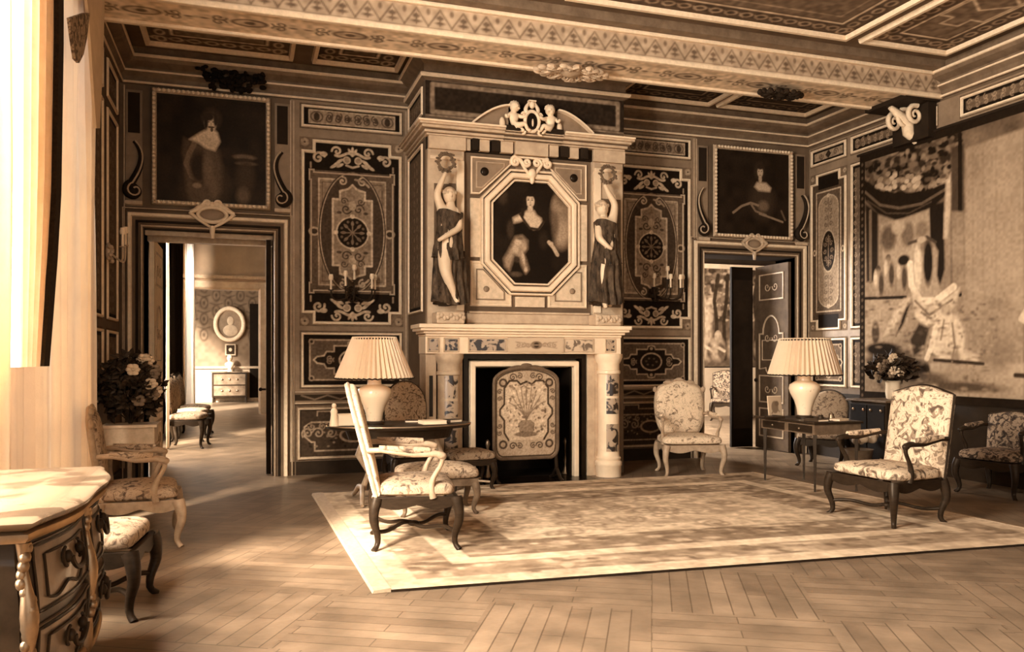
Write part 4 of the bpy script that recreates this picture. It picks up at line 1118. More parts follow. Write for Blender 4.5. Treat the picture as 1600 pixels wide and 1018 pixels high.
m_pale = mat('pale_veined_stone', .66, .45, var=.15, scale=18)
cp = thing('chimneypiece', 'marble chimneypiece with inlaid frieze and columns under the octagonal portrait', 'fireplace', (3.145, 8.8, 0))
def cpart(mb, name, m, bv=.006, smooth=False):
    o = mb.build(name, m, smooth=smooth); to_local(o, cp)
    if bv: bev(o, bv)
    return o
MX0, MX1 = 1.86, 4.21
m_inlay = marble('red_inlay_marble', .42, .03, 9.0, .48, .3)
m_inlay2 = marble('pale_inlay_marble', .60, .16, 10.0, .46, .35)
# shelf: stepped mouldings, returning along the left and right cheeks
def stepbox(x0, x1, y0, z0, z1): return MB().box(x0, x1, y0, YF + .0, z0, z1)
sh = MB(); 
for o_, z0, z1 in ((.0, 1.63, 1.66), (.03, 1.66, 1.69), (.07, 1.69, 1.72), (.09, 1.72, 1.765)):
    sh.box(MX0 - o_, MX1 + o_, 8.66 - o_, YF, z0, z1)
    sh.box(MX0 - o_, CH0, YF, YF + .12, z0, z1)
cpart(sh, 'mantel_shelf', m_white, .008)
fr = MB().box(MX0, MX1, 8.68, YF, 1.44, 1.63).box(MX0, CH0, YF, YF + .10, 1.44, 1.63)
cpart(fr, 'frieze', m_white)
# inlaid frieze panels
for x0, x1, m in ((1.90, 2.0, m_inlay), (2.08, 2.22, m_inlay), (2.36, 2.78, m_inlay), (3.50, 3.84, m_inlay2), (4.02, 4.12, m_inlay)):
    cpart(MB().box(x0, x1, 8.672, 8.68, 1.475, 1.60), 'frieze_inlay', m, 0)
    cpart(frame_mb(x0 - .012, x1 + .012, 1.463, 1.612, .014, wall_fn(0, 0, 8.68), .012), 'inlay_rim', m_stone, 0)
a = Art(.64, .15, .55, .008)
a.ell(.32, .075, .07, .045, .2); a.ell(.32, .075, .035, .03, .03)
for q in (-1, 1):
    for k in range(3): a.line(spiral(.32 + q * (.10 + .06 * k), .075, .03, 1.2, k, q), .01, .25)
    a.line([(.32, .075), (.32 + q * .25, .11)], .008, .3); a.line([(.32, .075), (.32 + q * .25, .04)], .008, .3)
cpart(MB().box(2.80, 3.48, 8.66, 8.68, 1.455, 1.625), 'frieze_tablet', m_stone, .004)
to_local(a.build('frieze_arms', wall_fn(2.82, 1.465, 8.658)), cp)
# dark and white surrounds of the opening
cpart(MB().ribbon([(2.35, 0), (2.35, 1.41), (3.79, 1.41), (3.79, 0)], .08, wall_fn(0, 0, YF), .14), 'dark_marble_band', m_black, 0)
cpart(MB().ribbon([(2.43, 0), (2.43, 1.325), (3.69, 1.325), (3.69, 0)], .095, wall_fn(0, 0, YF), .17), 'white_marble_surround', m_white, .012)
# piers behind the columns
cpart(MB().box(1.87, 1.99, 8.72, YF, 0, 1.44).box(2.22, 2.31, 8.80, YF, 0, 1.44).box(1.87, CH0, YF, YF + .1, 0, 1.44), 'left_pier', m_stone)
cpart(MB().box(3.83, 3.93, 8.80, YF, 0, 1.44).box(3.93, MX1, 8.80, YF, 0, 1.44), 'right_pier', m_stone)
cpart(MB().box(1.91, 1.95, 8.712, 8.72, .75, 1.2), 'pier_inlay', m_black, 0)
def column(x, y, mi, name_):
    pr = [(.150, 0), (.150, .12), (.158, .13), (.158, .17), (.140, .19), (.146, .22), (.130, .24), (.126, .30), (.126, 1.20), (.140, 1.21), (.140, 1.24), (.128, 1.25), (.128, 1.32), (.15, 1.36), (.165, 1.40), (.165, 1.44)]
    c = cpart(MB().lathe(pr, (x, y, 0), 32), name_, m_stone if 'left' in name_ else m_white, 0, True)
    for z0, z1 in ((.30, .62), (.74, .92), (.95, 1.20)):
        mb = MB(); rs = []
        for i in range(13):
            q = -math.pi / 2 + (i - 6) / 6 * .62
            rs.append([(x + .127 * math.cos(q), y + .127 * math.sin(q), z0), (x + .134 * math.cos(q), y + .134 * math.sin(q), z0), (x + .134 * math.cos(q), y + .134 * math.sin(q), z1), (x + .127 * math.cos(q), y + .127 * math.sin(q), z1)])
        cpart(mb.rings(rs), 'column_inlay', mi, 0)
column(2.135, 8.74, m_inlay, 'left_column')
column(4.075, 8.74, m_inlay, 'right_column')
# firedogs' hearth stone
cpart(MB().box(2.3, 3.85, 8.2, YF + .55, 0.0, .006), 'hearth_slab', m_black, 0)

# overmantel
om = thing('overmantel', 'stone overmantel with pilasters, blocked entablature and broken pediment above the mantel shelf', 'overmantel', (3.145, 8.9, 1.77))
def opart(mb, name, m, bv=.005, smooth=False):
    o = mb.build(name, m, smooth=smooth); to_local(o, om)
    if bv: bev(o, bv)
    return o
opart(MB().box(2.38, 3.90, 8.87, YF, 1.766, 1.79).box(2.38, 3.90, 8.86, YF, 1.79, 1.90).box(2.40, 3.88, 8.84, YF, 1.90, 1.925), 'plinth', m_stone)
opart(MB().box(2.36, 3.93, 8.935, YF, 1.766, 3.74), 'dark_ground', m_wall, 0)
opart(MB().box(1.93, 2.35, 8.88, YF, 1.766, 3.90), 'left_pilaster', m_stone)
opart(MB().box(3.935, 4.33, 8.88, YF, 1.766, 3.86), 'right_pilaster', m_stone)
opart(MB().box(1.95, 2.33, 8.86, 8.88, 3.62, 3.66), 'pilaster_necking', m_gilt); opart(MB().box(3.955, 4.31, 8.86, 8.88, 3.62, 3.66), 'pilaster_necking', m_gilt)
a = Art(.36, .2, .42, .008)
for q in (-1, 1): a.line(spiral(.18 + q * .08, .1, .05, 1.3, 0, q), .012, .7); a.line([(.18, .1), (.18 + q * .15, .15)], .014, .7)
to_local(a.build('pilaster_carving', wall_fn(1.96, 3.68, 8.876)), om); to_local(a.build('pilaster_carving', wall_fn(3.96, 3.66, 8.876)), om)
for x in (2.255, 3.945): opart(MB().box(x, x + .09, 8.855, 8.88, 1.93, 3.62), 'pilaster_strip', m_white)
# dark niche ground behind each statue
opart(MB().box(2.00, 2.25, 8.872, 8.88, 2.0, 3.35).box(2.17, 2.25, 8.868, 8.88, 2.0, 3.36), 'niche_ground', m_wall, 0); opart(MB().box(4.04, 4.30, 8.872, 8.88, 2.0, 3.30), 'niche_ground', m_wall, 0)
# entablature with alternating blocks
opart(MB().box(1.92, 4.35, 8.89, YF, 3.74, 3.90), 'entablature_ground', m_dark, 0)
for x0, x1, m, pr in ((1.93, 2.36, m_stone, .06), (2.37, 2.42, m_gilt2, .03), (2.43, 2.50, m_dark, .08), (2.52, 2.64, m_stone, .05), (2.66, 2.75, m_dark, .08), (2.77, 2.92, m_stone, .06), (2.94, 3.34, m_stone, .09), (3.36, 3.48, m_stone, .06), (3.50, 3.60, m_dark, .08), (3.62, 3.74, m_stone, .05), (3.76, 3.85, m_dark, .08), (3.93, 4.34, m_stone, .06)):
    opart(MB().box(x0, x1, 8.89 - pr, 8.89, 3.745 if x1 - x0 < .3 else 3.73, 3.875), 'frieze_block', m)
co = MB(); ck = MB()
for o_, z0, z1 in ((.0, 3.875, 3.895), (.025, 3.90, 3.93), (.06, 3.945, 3.975), (.09, 3.975, 4.0)):
    co.box(1.90 - o_, 2.80, 8.82 - o_, YF, z0, z1); co.box(3.52, 4.33 + o_, 8.82 - o_, YF, z0, z1); co.box(2.80, 3.52, 8.80 - o_ * .5, YF, z0, z1 - .01)
    ck.box(1.90 - o_, CH0, YF + .002, YB, z0, z1)
opart(co, 'cornice', m_stone, .004)
struct('trim_19', ck.box(1.79, CH0, YF + .002, YB, 4.0, 4.022), m_gilt2)
opart(MB().box(1.79, 2.80, 8.71, YF, 4.0, 4.022).box(3.52, 4.42, 8.71, YF, 4.0, 4.022), 'cornice_fillet', m_white, .003)
# broken segmental pediment
for f, xc in ((1, 2.42), (-1, 3.90)):
    top = [(xc + f * .44 * t, 4.03 + .235 * (1 - (1 - t) ** 1.7)) for t in [i / 12 for i in range(13)]]
    opart(MB().prism([(x, z) for x, z in top] + [(xc + f * .44, 4.03)], lambda u, v, k: (u, YF - .03 - k, v), .09), 'pediment_tympanum', m_stile, 0)
    opart(MB().ribbon([(x, z + .012) for x, z in top], .034, wall_fn(0, 0, YF - .03), .15), 'pediment_moulding', m_white, 0)

# cherub group
def cherub(cx, cz, f, par, m, cy=8.76):
    q = lambda x, z, r, y=0: (cx + f * x, cy + y, cz + z, r)
    pts = [q(0, .0, .055), q(.01, .08, .052), q(.005, .13, .03), q(.01, .165, .045), q(.015, .20, .040, -.005),
           q(-.05, .105, .028), q(-.085, .06, .022, -.02), q(-.10, .10, .018, -.03),
           q(.06, .095, .028), q(.11, .075, .022, -.04), q(.16, .10, .018, -.05),
           q(.05, -.03, .040, -.05), q(.12, .0, .030, -.07), q(.15, -.07, .020, -.06), q(.19, -.075, .016, -.07),
           q(.03, -.04, .040, .02), q(.09, -.05, .030, -.02), q(.12, -.09, .02, -.03)]
    ed = [(0, 1), (1, 2), (2, 3), (3, 4), (1, 5), (5, 6), (6, 7), (1, 8), (8, 9), (9, 10), (0, 11), (11, 12), (12, 13), (13, 14), (0, 15), (15, 16), (16, 17)]
    o = skin_part('cherub_body', pts, ed, m, None, 1); to_local(o, par)
    hd = MB().ell((cx + f * .015, cy - .01, cz + .195), .058, .055, .062, 14, 10).ell((cx + f * .03, cy - .066, cz + .19), .011, .014, .012, 8, 6)
    for e_ in (-.022, .022): hd.ell((cx + f * .028 + e_, cy - .052, cz + .168), .016, .014, .013, 8, 5)
    h_ = hd.build('cherub_head', m, smooth=True); to_local(h_, par)
    hr = MB()
    rn = random.Random(int(cx * 100))
    for k in range(26):
        an = rn.uniform(0, 2 * math.pi); el = rn.uniform(.1, 1.4)
        hr.ell((cx + f * .015 + .056 * math.cos(an) * math.cos(el), cy - .002 + .050 * math.sin(an) * math.cos(el) + .01, cz + .2 + .058 * math.sin(el)), .014, .014, .014, 6, 4)
    to_local(hr.build('cherub_hair', m_white, smooth=True), par)
cg = thing('cherub_group', 'white cherubs holding a dark oval shield in the broken pediment', 'sculpture', (3.16, 8.76, 3.99))
P1, P2 = B(802, 192, 8.76), B(861, 198, 8.76)
cherub(P1.x, P1.z - .01, 1, cg, m_white); cherub(P2.x, P2.z - .01, -1, cg, m_white)
pc = B(831, 190, 8.74)
mb = MB().ell((pc.x, 8.74, pc.z), .072, .03, .105, 20, 12); to_local(mb.build('dark_shield', m_nearblack, smooth=True), cg)
mb = MB().tube([(pc.x + .085 * math.cos(q), 8.73, pc.z + .115 * math.sin(q)) for q in [i * math.pi / 12 for i in range(24)]], .022, 8, closed=True)
for f in (-1, 1):
    mb.tube([(pc.x + f * x, 8.74, pc.z + z) for x, z in bez((.06, .10), (.10, .14), (.05, .18), (.03, .22))], [.028 - .001 * i for i in range(14)], 8)
    mb.tube([(pc.x + f * x, 8.74, pc.z + z) for x, z in bez((.07, -.06), (.10, -.12), (.06, -.15), (.12, -.15))], [.022 - .0008 * i for i in range(14)], 8)
    mb.tube([(pc.x + f * (.09 + x), 8.735, pc.z + .07 + z) for x, z in spiral(0, 0, .035, 1.2)], .014, 6)
mb.ell((pc.x, 8.73, pc.z + .19), .035, .03, .045, 12, 8).box(pc.x - .045, pc.x + .045, 8.71, 8.77, pc.z + .225, pc.z + .24)
to_local(mb.build('shield_cartouche', m_white, smooth=True), cg)
to_local(MB().ell((pc.x, 8.708, pc.z - .02), .012, .006, .045, 8, 8).build('shield_charge', m_gilt, smooth=True), cg)
mb = MB().ell((P1.x - .12, 8.80, P1.z + .0), .035, .02, .07).ell((P2.x + .12, 8.80, P2.z + .0), .035, .02, .07); to_local(mb.build('wings', m_white, smooth=True), cg)
to_local(MB().box(2.80, 3.50, 8.72, 8.86, 3.985, 4.035).build('base_block', m_dark), cg)

# octagonal portrait in its stone surround
A_, B2 = B(737, 240, 8.9), B(918, 478, 8.9)
X0, X1, Z0, Z1 = 2.43, 3.875, 1.985, 3.70
OC = [(2.62, 3.87 - .0), ]
ox0, ox1, oz0, oz1, oc = 2.59, 3.73, 2.16, 3.54, .325
def octo(e, c=None):
    c = oc if c is None else c; k = c + e * (2 - math.sqrt(2)) * .0
    x0, x1, z0, z1 = ox0 - e, ox1 + e, oz0 - e, oz1 + e; c = c + e * .586
    return [(x0 + c, z0), (x1 - c, z0), (x1, z0 + c), (x1, z1 - c), (x1 - c, z1), (x0 + c, z1), (x0, z1 - c), (x0, z0 + c)]
fnY = wall_fn(0, 0, 8.935)
for nm, tri, cen in (('corner_slab', [(X0, Z1), (X0, Z1 - .44), (X0 + .10, Z1 - .44), (X0 + .50, Z1 - .06), (X0 + .50, Z1)], (X0 + .17, Z1 - .17)), ('corner_slab', [(X1, Z1), (X1, Z1 - .44), (X1 - .10, Z1 - .44), (X1 - .50, Z1 - .06), (X1 - .50, Z1)], (X1 - .17, Z1 - .17)),
                     ('corner_slab', [(X0, Z0), (X0, Z0 + .52), (X0 + .12, Z0 + .52), (X0 + .50, Z0 + .14), (X0 + .50, Z0)], (X0 + .19, Z0 + .20)), ('corner_slab', [(X1, Z0), (X1, Z0 + .52), (X1 - .12, Z0 + .52), (X1 - .50, Z0 + .14), (X1 - .50, Z0)], (X1 - .19, Z0 + .20))):
    s_ = opart(MB().prism(tri, fnY, .02), nm, m_stile if cen[1] > 3 else m_pale, .004)
    ctr = Vector((sum(p[0] for p in tri) / 5, sum(p[1] for p in tri) / 5))
    for k, m in ((.93, m_white), (.66, m_gilt2 if cen[1] > 3 else m_stile)):
        pts = [tuple(ctr + (Vector(p) - ctr) * k) for p in tri]
        opart(MB().ribbon(pts, .02 if k > .9 else .016, lambda u, v, q=0: fnY(u, v, .02 + q), .012, closed=True), 'slab_fillet', m, 0)
    opart(MB().ell((cen[0], 8.912, cen[1]), .05 if cen[1] > 3 else .035, .022, .05 if cen[1] > 3 else .035), 'slab_boss', m_black if cen[1] > 3 else m_stile, 0, True)
for x0, x1 in ((X0 + .0, X0 + .12), (X1 - .12, X1)): opart(MB().box(x0, x1, 8.905, 8.935, Z0 + .56, Z1 - .48), 'side_slab', m_pale)
opart(MB().box(X0 + .54, X1 - .54, 8.905, 8.935, Z0, Z0 + .12), 'bottom_slab', m_pale)
opart(MB().box(X0 + .54, X1 - .54, 8.905, 8.935, Z1 - .16, Z1 - .02), 'top_slab', m_stile)
sc_ = MB()
for f in (-1, 1):
    sc_.tube([(3.155 + f * (.20 + x), 8.86, 3.66 + z) for x, z in spiral(0, 0, .055, 1.4, math.pi / 2, f)], .022, 8)
    sc_.tube([(3.155 + f * x, 8.86, z) for x, z in bez((.20, 3.70), (.10, 3.70), (.12, 3.58), (.02, 3.52))], [.03 - .001 * i for i in range(14)], 8)
    sc_.tube([(3.155 + f * (.065 + x), 8.85, 3.655 + z) for x, z in spiral(0, 0, .05, 1.4, 0, f)], .02, 8)
sc_.ell((3.155, 8.85, 3.53), .05, .04, .06).ell((3.155, 8.85, 3.46), .03, .03, .05).box(2.95, 3.36, 8.84, 8.9, 3.70, 3.72)
opart(sc_, 'carved_crest', m_white, 0, True)

pr = thing('octagonal_portrait', 'octagonal white-framed portrait of a dark haired lady in a dark gown over the mantel', 'painting', (3.16, 8.90, 2.84))
a = Art(1.16, 1.42, .012, .0065)
u = lambda px, py: (B(px, py, 8.89).x - 2.58, B(px, py, 8.89).z - 2.13)
e = lambda x, y, rx, ry, t, so=.5, al=1, rot=0: a.ell(*u(x, y), rx / 141, ry / 141, t, so, al, rot)
a.noise(.4, .12, 3)
e(880, 335, 18, 34, .20, .9); e(877, 365, 14, 22, .34, .9); e(872, 320, 10, 14, .26, .9); e(882, 300, 14, 20, .06, .9); e(785, 305, 8, 12, .045, .9); e(868, 352, 6, 20, .12, .9)
a.poly(P_(u, [(806, 345), (845, 345), (862, 352), (866, 372), (862, 400), (872, 440), (800, 440), (800, 390), (798, 365)]), .008, 1, .04)
e(829, 311, 12, 15, .010, .5); e(820, 325, 8, 16, .010, .5); e(838, 325, 4, 8, .012, .5)
a.poly(P_(u, [(823, 329), (835, 329), (839, 336), (846, 341), (848, 349), (843, 356), (834, 358), (827, 353), (819, 343), (812, 346), (803, 348), (802, 340), (812, 335)]), .55, 1, .02)
a.line(P_(u, [(813, 334), (820, 345), (828, 356), (842, 358), (850, 346)]), .03, .03, .9)
e(829, 326, 4.5, 7, .5, .5); e(829, 314, 7.4, 10, .55, .25); e(829, 303.5, 8, 3.6, .012, .5); e(820.5, 318, 3.5, 12, .015, .5); e(838, 320, 2.6, 9, .015, .5); e(817, 332, 3.5, 8, .02, .6)
e(826, 312, 1.7, 1.0, .06, .4); e(832, 312, 1.7, 1.0, .06, .4); e(826, 309.5, 2.2, .6, .15, .4); e(832, 309.5, 2.2, .6, .15, .4); e(829.5, 316, .9, 2.4, .38, .4); e(829, 320, 2, .8, .2, .4)
a.poly(P_(u, [(800, 382), (806, 370), (816, 368), (824, 376), (824, 388), (818, 396), (822, 406), (826, 420), (822, 426), (816, 414), (812, 402), (804, 398), (800, 410), (796, 422), (790, 416), (788, 404), (794, 394)]), .34, .95, .03)
e(810, 378, 6, 5, .50, .6); e(806, 388, 5, 6, .46, .6); e(819, 386, 4, 6, .40, .6); e(808, 405, 5, 5, .04, .6); e(818, 402, 2.5, 10, .46, .6, 1, .2); e(794, 408, 4, 8, .30, .6); e(822, 421, 3, 4, .46, .6); e(813, 372, 6, 2.5, .15, .6)
e(806, 428, 10, 4, .08, .8); e(798, 358, 6, 14, .04, .7); e(850, 375, 8, 14, .022, .8)
a.line(P_(u, [(858, 378), (865, 386), (871, 397)]), .045, .44, .9); e(861, 380, 4.5, 3, .45, .5); e(872, 398, 2.5, 3, .4, .5)
a.noise(.2, .012, 9)
# clip the canvas to its octagon by building it as an eight-sided board under the frame
cv = a.build('canvas', wall_fn(2.58, 2.13, 8.90), m=art_mat('oil_paint')); to_local(cv, pr)
bm = bmesh.new(); bm.from_mesh(cv.data)
kill = [v for v in bm.verts if (abs(v.co.x - 3.16) + abs(v.co.z - 2.84)) > (.57 + .70 - .30 + .03)]
bmesh.ops.delete(bm, geom=kill, context='VERTS'); bm.to_mesh(cv.data); bm.free()
mb = MB().ribbon(octo(-.035), .085, wall_fn(0, 0, 8.93), .075, closed=True); to_local(bev(mb.build('frame', m_white), .012), pr)
mb = MB().ribbon(octo(-.092), .03, wall_fn(0, 0, 8.93), .06, closed=True); to_local(mb.build('inner_frame', m_gilt), pr)
mb = MB().ribbon(octo(.025), .035, wall_fn(0, 0, 8.93), .055, closed=True); to_local(mb.build('outer_frame', m_gilt), pr)

# ---------------------------------------------------------------- caryatid statues on the mantel shelf
m_skin = mat('pale_marble_flesh', .66, .4, var=.08)
m_robe = mat('bronzed_drapery', .06, .7, var=.98, scale=22, bump=.6, bscale=30, stretch=(1, 1, .4))  # strong tone noise paints highlights into the dark folds
def statue(label, base, raise_left, P, leg):
    """P: dict of points from the photograph: px,py; depth offsets in metres (front is negative)"""
    r = thing('caryatid_statue', label, 'statue', tuple(base))
    def q(px, py, y=0.0):
        p = B(px, py, base.y + y); return (p.x - base.x, y, p.z - base.z)
    g = lambda k, rad: q(*P[k]) + (rad,)
    names = ['hip', 'waist', 'chest', 'neck', 'head0', 'head1', 'shR', 'elR', 'haR', 'fiR', 'shB', 'elB', 'haB', 'fiB', 'hl', 'kn', 'an', 'to', 'hl2', 'kn2', 'an2', 'to2']
    rad = [.12, .10, .12, .042, .048, .062, .055, .045, .028, .020, .055, .045, .028, .020, .095, .068, .038, .026, .090, .065, .038, .026]
    pts = [g(n, r_) for n, r_ in zip(names, rad)]
    ed = [(0, 1), (1, 2), (2, 3), (3, 4), (4, 5), (2, 6), (6, 7), (7, 8), (8, 9), (2, 10), (10, 11), (11, 12), (12, 13), (0, 14), (14, 15), (15, 16), (16, 17), (0, 18), (18, 19), (19, 20), (20, 21)]
    skin_part('body', pts, ed, m_skin, r, 2)
    h = q(*P['head1'])
    mb = MB().ell((h[0], h[1] + .0, h[2] - .01), .070, .074, .090, 16, 12)
    mb.ell((h[0], h[1] - .074, h[2] - .018), .010, .014, .020, 8, 6).ell((h[0], h[1] - .062, h[2] - .052), .018, .010, .007, 8, 6)
    for f in (-1, 1): mb.ell((h[0] + f * .024, h[1] - .058, h[2] + .004), .012, .008, .006, 8, 5)
    mb.build('face', m_skin, r, smooth=True)
    mb = MB(); rn = random.Random(5)
    mb.ell((h[0], h[1] + .02, h[2] + .015), .078, .072, .086, 16, 10)
    for k in range(16):
        an = k / 16 * 2 * math.pi; mb.ell((h[0] + .074 * math.cos(an), h[1] + .01 + .062 * math.sin(an), h[2] + .038 + .02 * math.sin(an)), .020, .020, .022, 8, 6)
    mb.ell((h[0], h[1] + .08, h[2] + .01), .035, .035, .035).build('hair', m_stone, r, smooth=True)
    # bodice: folded cloth over the chest down to the waist
    def wrap(a_, b_, r0, r1, folds, amp, name, n=40, m=14, flare=0.0, open_=None):
        A0, B0 = Vector(a_), Vector(b_); rs = []
        for i in range(m + 1):
            t = i / m; c = A0.lerp(B0, t); ring = []
            for j in range(n):
                th = 2 * math.pi * j / n
                rr = (r0 * (1 - t) + r1 * t) * (1 + amp * (.3 + .7 * t) * math.sin(folds * th + 2.5 * math.sin(3 * t)) + flare * t * t)
                ring.append((c.x + rr * math.cos(th) * 1.05, c.y + rr * math.sin(th) * .85, c.z + (.012 * math.sin(2 * th + i)) * (1 if 0 < i < m else 2)))
            rs.append(ring)
        o = MB().rings(rs).build(name, m_robe, r, smooth=True); return o
    ch = q(*P['chest']); wa = q(*P['waist']); hp = q(*P['hip'])
    wrap((ch[0], ch[1], ch[2] + .06), (wa[0], wa[1], wa[2] - .02), .145, .125, 9, .10, 'bodice')
    wrap((wa[0], wa[1], wa[2] + .03), (hp[0], hp[1] + .0, hp[2] - .14), .130, .165, 11, .12, 'overskirt')
    # skirt: long folds falling to the base
    ft = q(*P['hem'])
    wrap((hp[0] + leg[0], hp[1] + leg[1], hp[2] - .04), (ft[0], ft[1], ft[2]), .165, .185, 13, .15, 'skirt', n=64, m=20)
    # wreath held aloft
    w0 = q(*P['wreath']); mb = MB(); rn = random.Random(3)
    mb.tube([(w0[0] + .085 * math.cos(t), w0[1], w0[2] + .085 * math.sin(t)) for t in [i * math.pi / 10 for i in range(20)]], .014, 6, closed=True)
    for k in range(40):
        an = k / 40 * 2 * math.pi; rr = .085 + rn.uniform(-.022, .03)
        mb.ell((w0[0] + rr * math.cos(an), w0[1] + rn.uniform(-.02, .02), w0[2] + rr * math.sin(an)), .018, .012, .014, 6, 4)
    mb.build('wreath', m_wall, r, smooth=True)
    # rocky base
    mb = MB().box(-.17, .15, -.12, .12, -.135, -.0)
    bev(mb.build('plinth', m_stone, r), .02)
    mb = MB()
    for k in range(9): mb.ell((-.15 + k * .035, -.125, -.06 + .02 * math.sin(k * 2)), .024, .012, .028, 8, 6)
    mb.build('plinth_carving', m_stone, r, smooth=True)
    return r
bs = B(702, 484, 8.70); bs.z = 1.90
statue('robed female statue left of the octagonal portrait, arm raised and one bare leg', bs, True, {
    'hip': (700, 385, .02), 'waist': (702, 362, 0), 'chest': (703, 340, 0), 'neck': (704, 321, 0), 'head0': (704, 314, 0), 'head1': (703, 305, 0),
    'shR': (690, 328, 0), 'elR': (682, 303, -.02), 'haR': (692, 279, -.03), 'fiR': (697, 268, -.03),
    'shB': (715, 331, 0), 'elB': (718, 356, -.08), 'haB': (696, 369, -.15), 'fiB': (684, 376, -.15),
    'hl': (695, 395, -.03), 'kn': (696, 424, -.11), 'an': (711, 462, -.09), 'to': (716, 474, -.13),
    'hl2': (707, 395, .03), 'kn2': (705, 430, .02), 'an2': (703, 466, .02), 'to2': (700, 475, -.03), 'wreath': (697, 253, -.03), 'hem': (704, 474, .03)}, (.03, .05))
bs = B(946, 484, 8.70); bs.z = 1.90
statue('robed female statue right of the octagonal portrait, raised wreath and long skirt', bs, False, {
    'hip': (948, 395, .02), 'waist': (948, 374, 0), 'chest': (947, 355, 0), 'neck': (943, 340, 0), 'head0': (942, 334, 0), 'head1': (941, 325, 0),
    'shR': (958, 345, 0), 'elR': (961, 319, -.02), 'haR': (949, 298, -.03), 'fiR': (944, 287, -.03),
    'shB': (935, 348, 0), 'elB': (936, 372, -.08), 'haB': (950, 385, -.15), 'fiB': (957, 389, -.15),
    'hl': (944, 400, -.02), 'kn': (943, 432, -.05), 'an': (944, 470, -.04), 'to': (947, 481, -.12),
    'hl2': (953, 400, .03), 'kn2': (952, 432, .02), 'an2': (951, 470, .02), 'to2': (954, 479, -.03), 'wreath': (950, 272, -.03), 'hem': (947, 474, .02)}, (.0, .01))

# ---------------------------------------------------------------- furniture woods and cloths
m_walnut = mat('dark_walnut', .022, .38, var=.4, scale=12, stretch=(1, 1, 4))
m_palewood = mat('pale_carved_wood', .36, .45, var=.25, scale=14)
m_midwood = mat('mid_carved_wood', .13, .42, var=.3, scale=14)
f_pale = floral('pale_floral_cloth', .70, .34, .16, 13, thr=.41)
f_mid = floral('tapestry_cloth', .40, .22, .09, 16, thr=.46)
f_bold = floral('bold_leaf_cloth', .62, .27, .10, 11, thr=.46)
f_dark = floral('dark_tapestry_cloth', .30, .10, .03, 16, thr=.5)
f_speck = floral('speckled_brocade', .50, .26, .12, 24, thr=.46)
m_brass = mat('old_brass', .30, .35, metal=.8, var=.3)
m_leather = mat('dark_leather', .03, .4, var=.3)

def cushion_mb(w, d, z0, t, dome=.03, cx=0, cy=0, taper=.0, n=18):
    """upholstered slab with rounded rim and domed top; front is -y"""
    mb = MB(); rs = []
    prof = [(.93, 0), (1.0, .25), (1.0, .7), (.96, .93), (.80, 1.0), (.5, 1.0), (.2, 1.0), (.02, 1.0)]
    N_ = 48
    for k, (s, zz) in enumerate(prof):
        ring = []
        for j in range(N_):
            th = 2 * math.pi * (j + .5) / N_; c, q = math.cos(th), math.sin(th)
            e = .28
            x = w / 2 * s * math.copysign(abs(c) ** e, c); y = d / 2 * s * math.copysign(abs(q) ** e, q)
            x *= 1 - taper * (y / d)                       # narrower at the back
            ring.append((cx + x, cy + y, z0 + t * zz + dome * (1 - s * s)))
        rs.append(ring)
    return mb.rings(rs)
def back_outline(w, h, style, n=28):
    """outline of an upholstered back, local (x, z) from the seat up"""
    out = []
    if style == 'arched':                                  # flat sides, shallow arched crest
        out = [(-w / 2, 0), (-w / 2, h * .94)]
        out += [(-w / 2 + w * i / n, h * .94 + h * .09 * math.sin(math.pi * i / n) ** 1.3) for i in range(1, n)]
        out += [(w / 2, h * .94), (w / 2, 0)]
    elif style == 'carved':                                # cabriolet: shouldered top, drawn-in foot
        pts = bez((-w * .34, 0), (-w * .50, h * .12), (-w * .53, h * .55), (-w * .47, h * .80), 10) + bez((-w * .47, h * .80), (-w * .44, h * .93), (-w * .33, h * .93), (-w * .22, h * .97), 7)[1:] + bez((-w * .22, h * .97), (-w * .10, h * 1.02), (-w * .05, h * 1.04), (0, h * 1.03), 6)[1:]
        out = pts + [(-x, z) for x, z in reversed(pts[:-1])]
    elif style == 'round':
        out = [(-w / 2 * .9, 0)] + [(-w / 2 * math.cos(math.pi * i / n) , h * .62 + h * .38 * math.sin(math.pi * i / n)) for i in range(n + 1)] + [(w / 2 * .9, 0)]
    return out
def cabriole(x, y, z1, fx, fy, s=1.0, foot=True):
    """leg from floor to z1 bowing outward to (fx, fy) directions"""
    pts = []; rad = []
    for i in range(15):
        t = i / 14; z = z1 * (1 - t)
        o = .026 * math.sin(t * math.pi * 1.0) * (1 - t) * 1.9 - .016 * math.sin(math.pi * max(0, (t - .45) / .55)) + (.030 * max(0, (t - .9) / .1))
        pts.append((x + fx * o, y + fy * o, z)); rad.append(s * (.028 * (1 - t) ** 1.2 + .018 + (.010 if t > .93 else 0)))
    rad[-1] = s * .022
    mb = MB().tube(pts, rad, 10)
    return mb
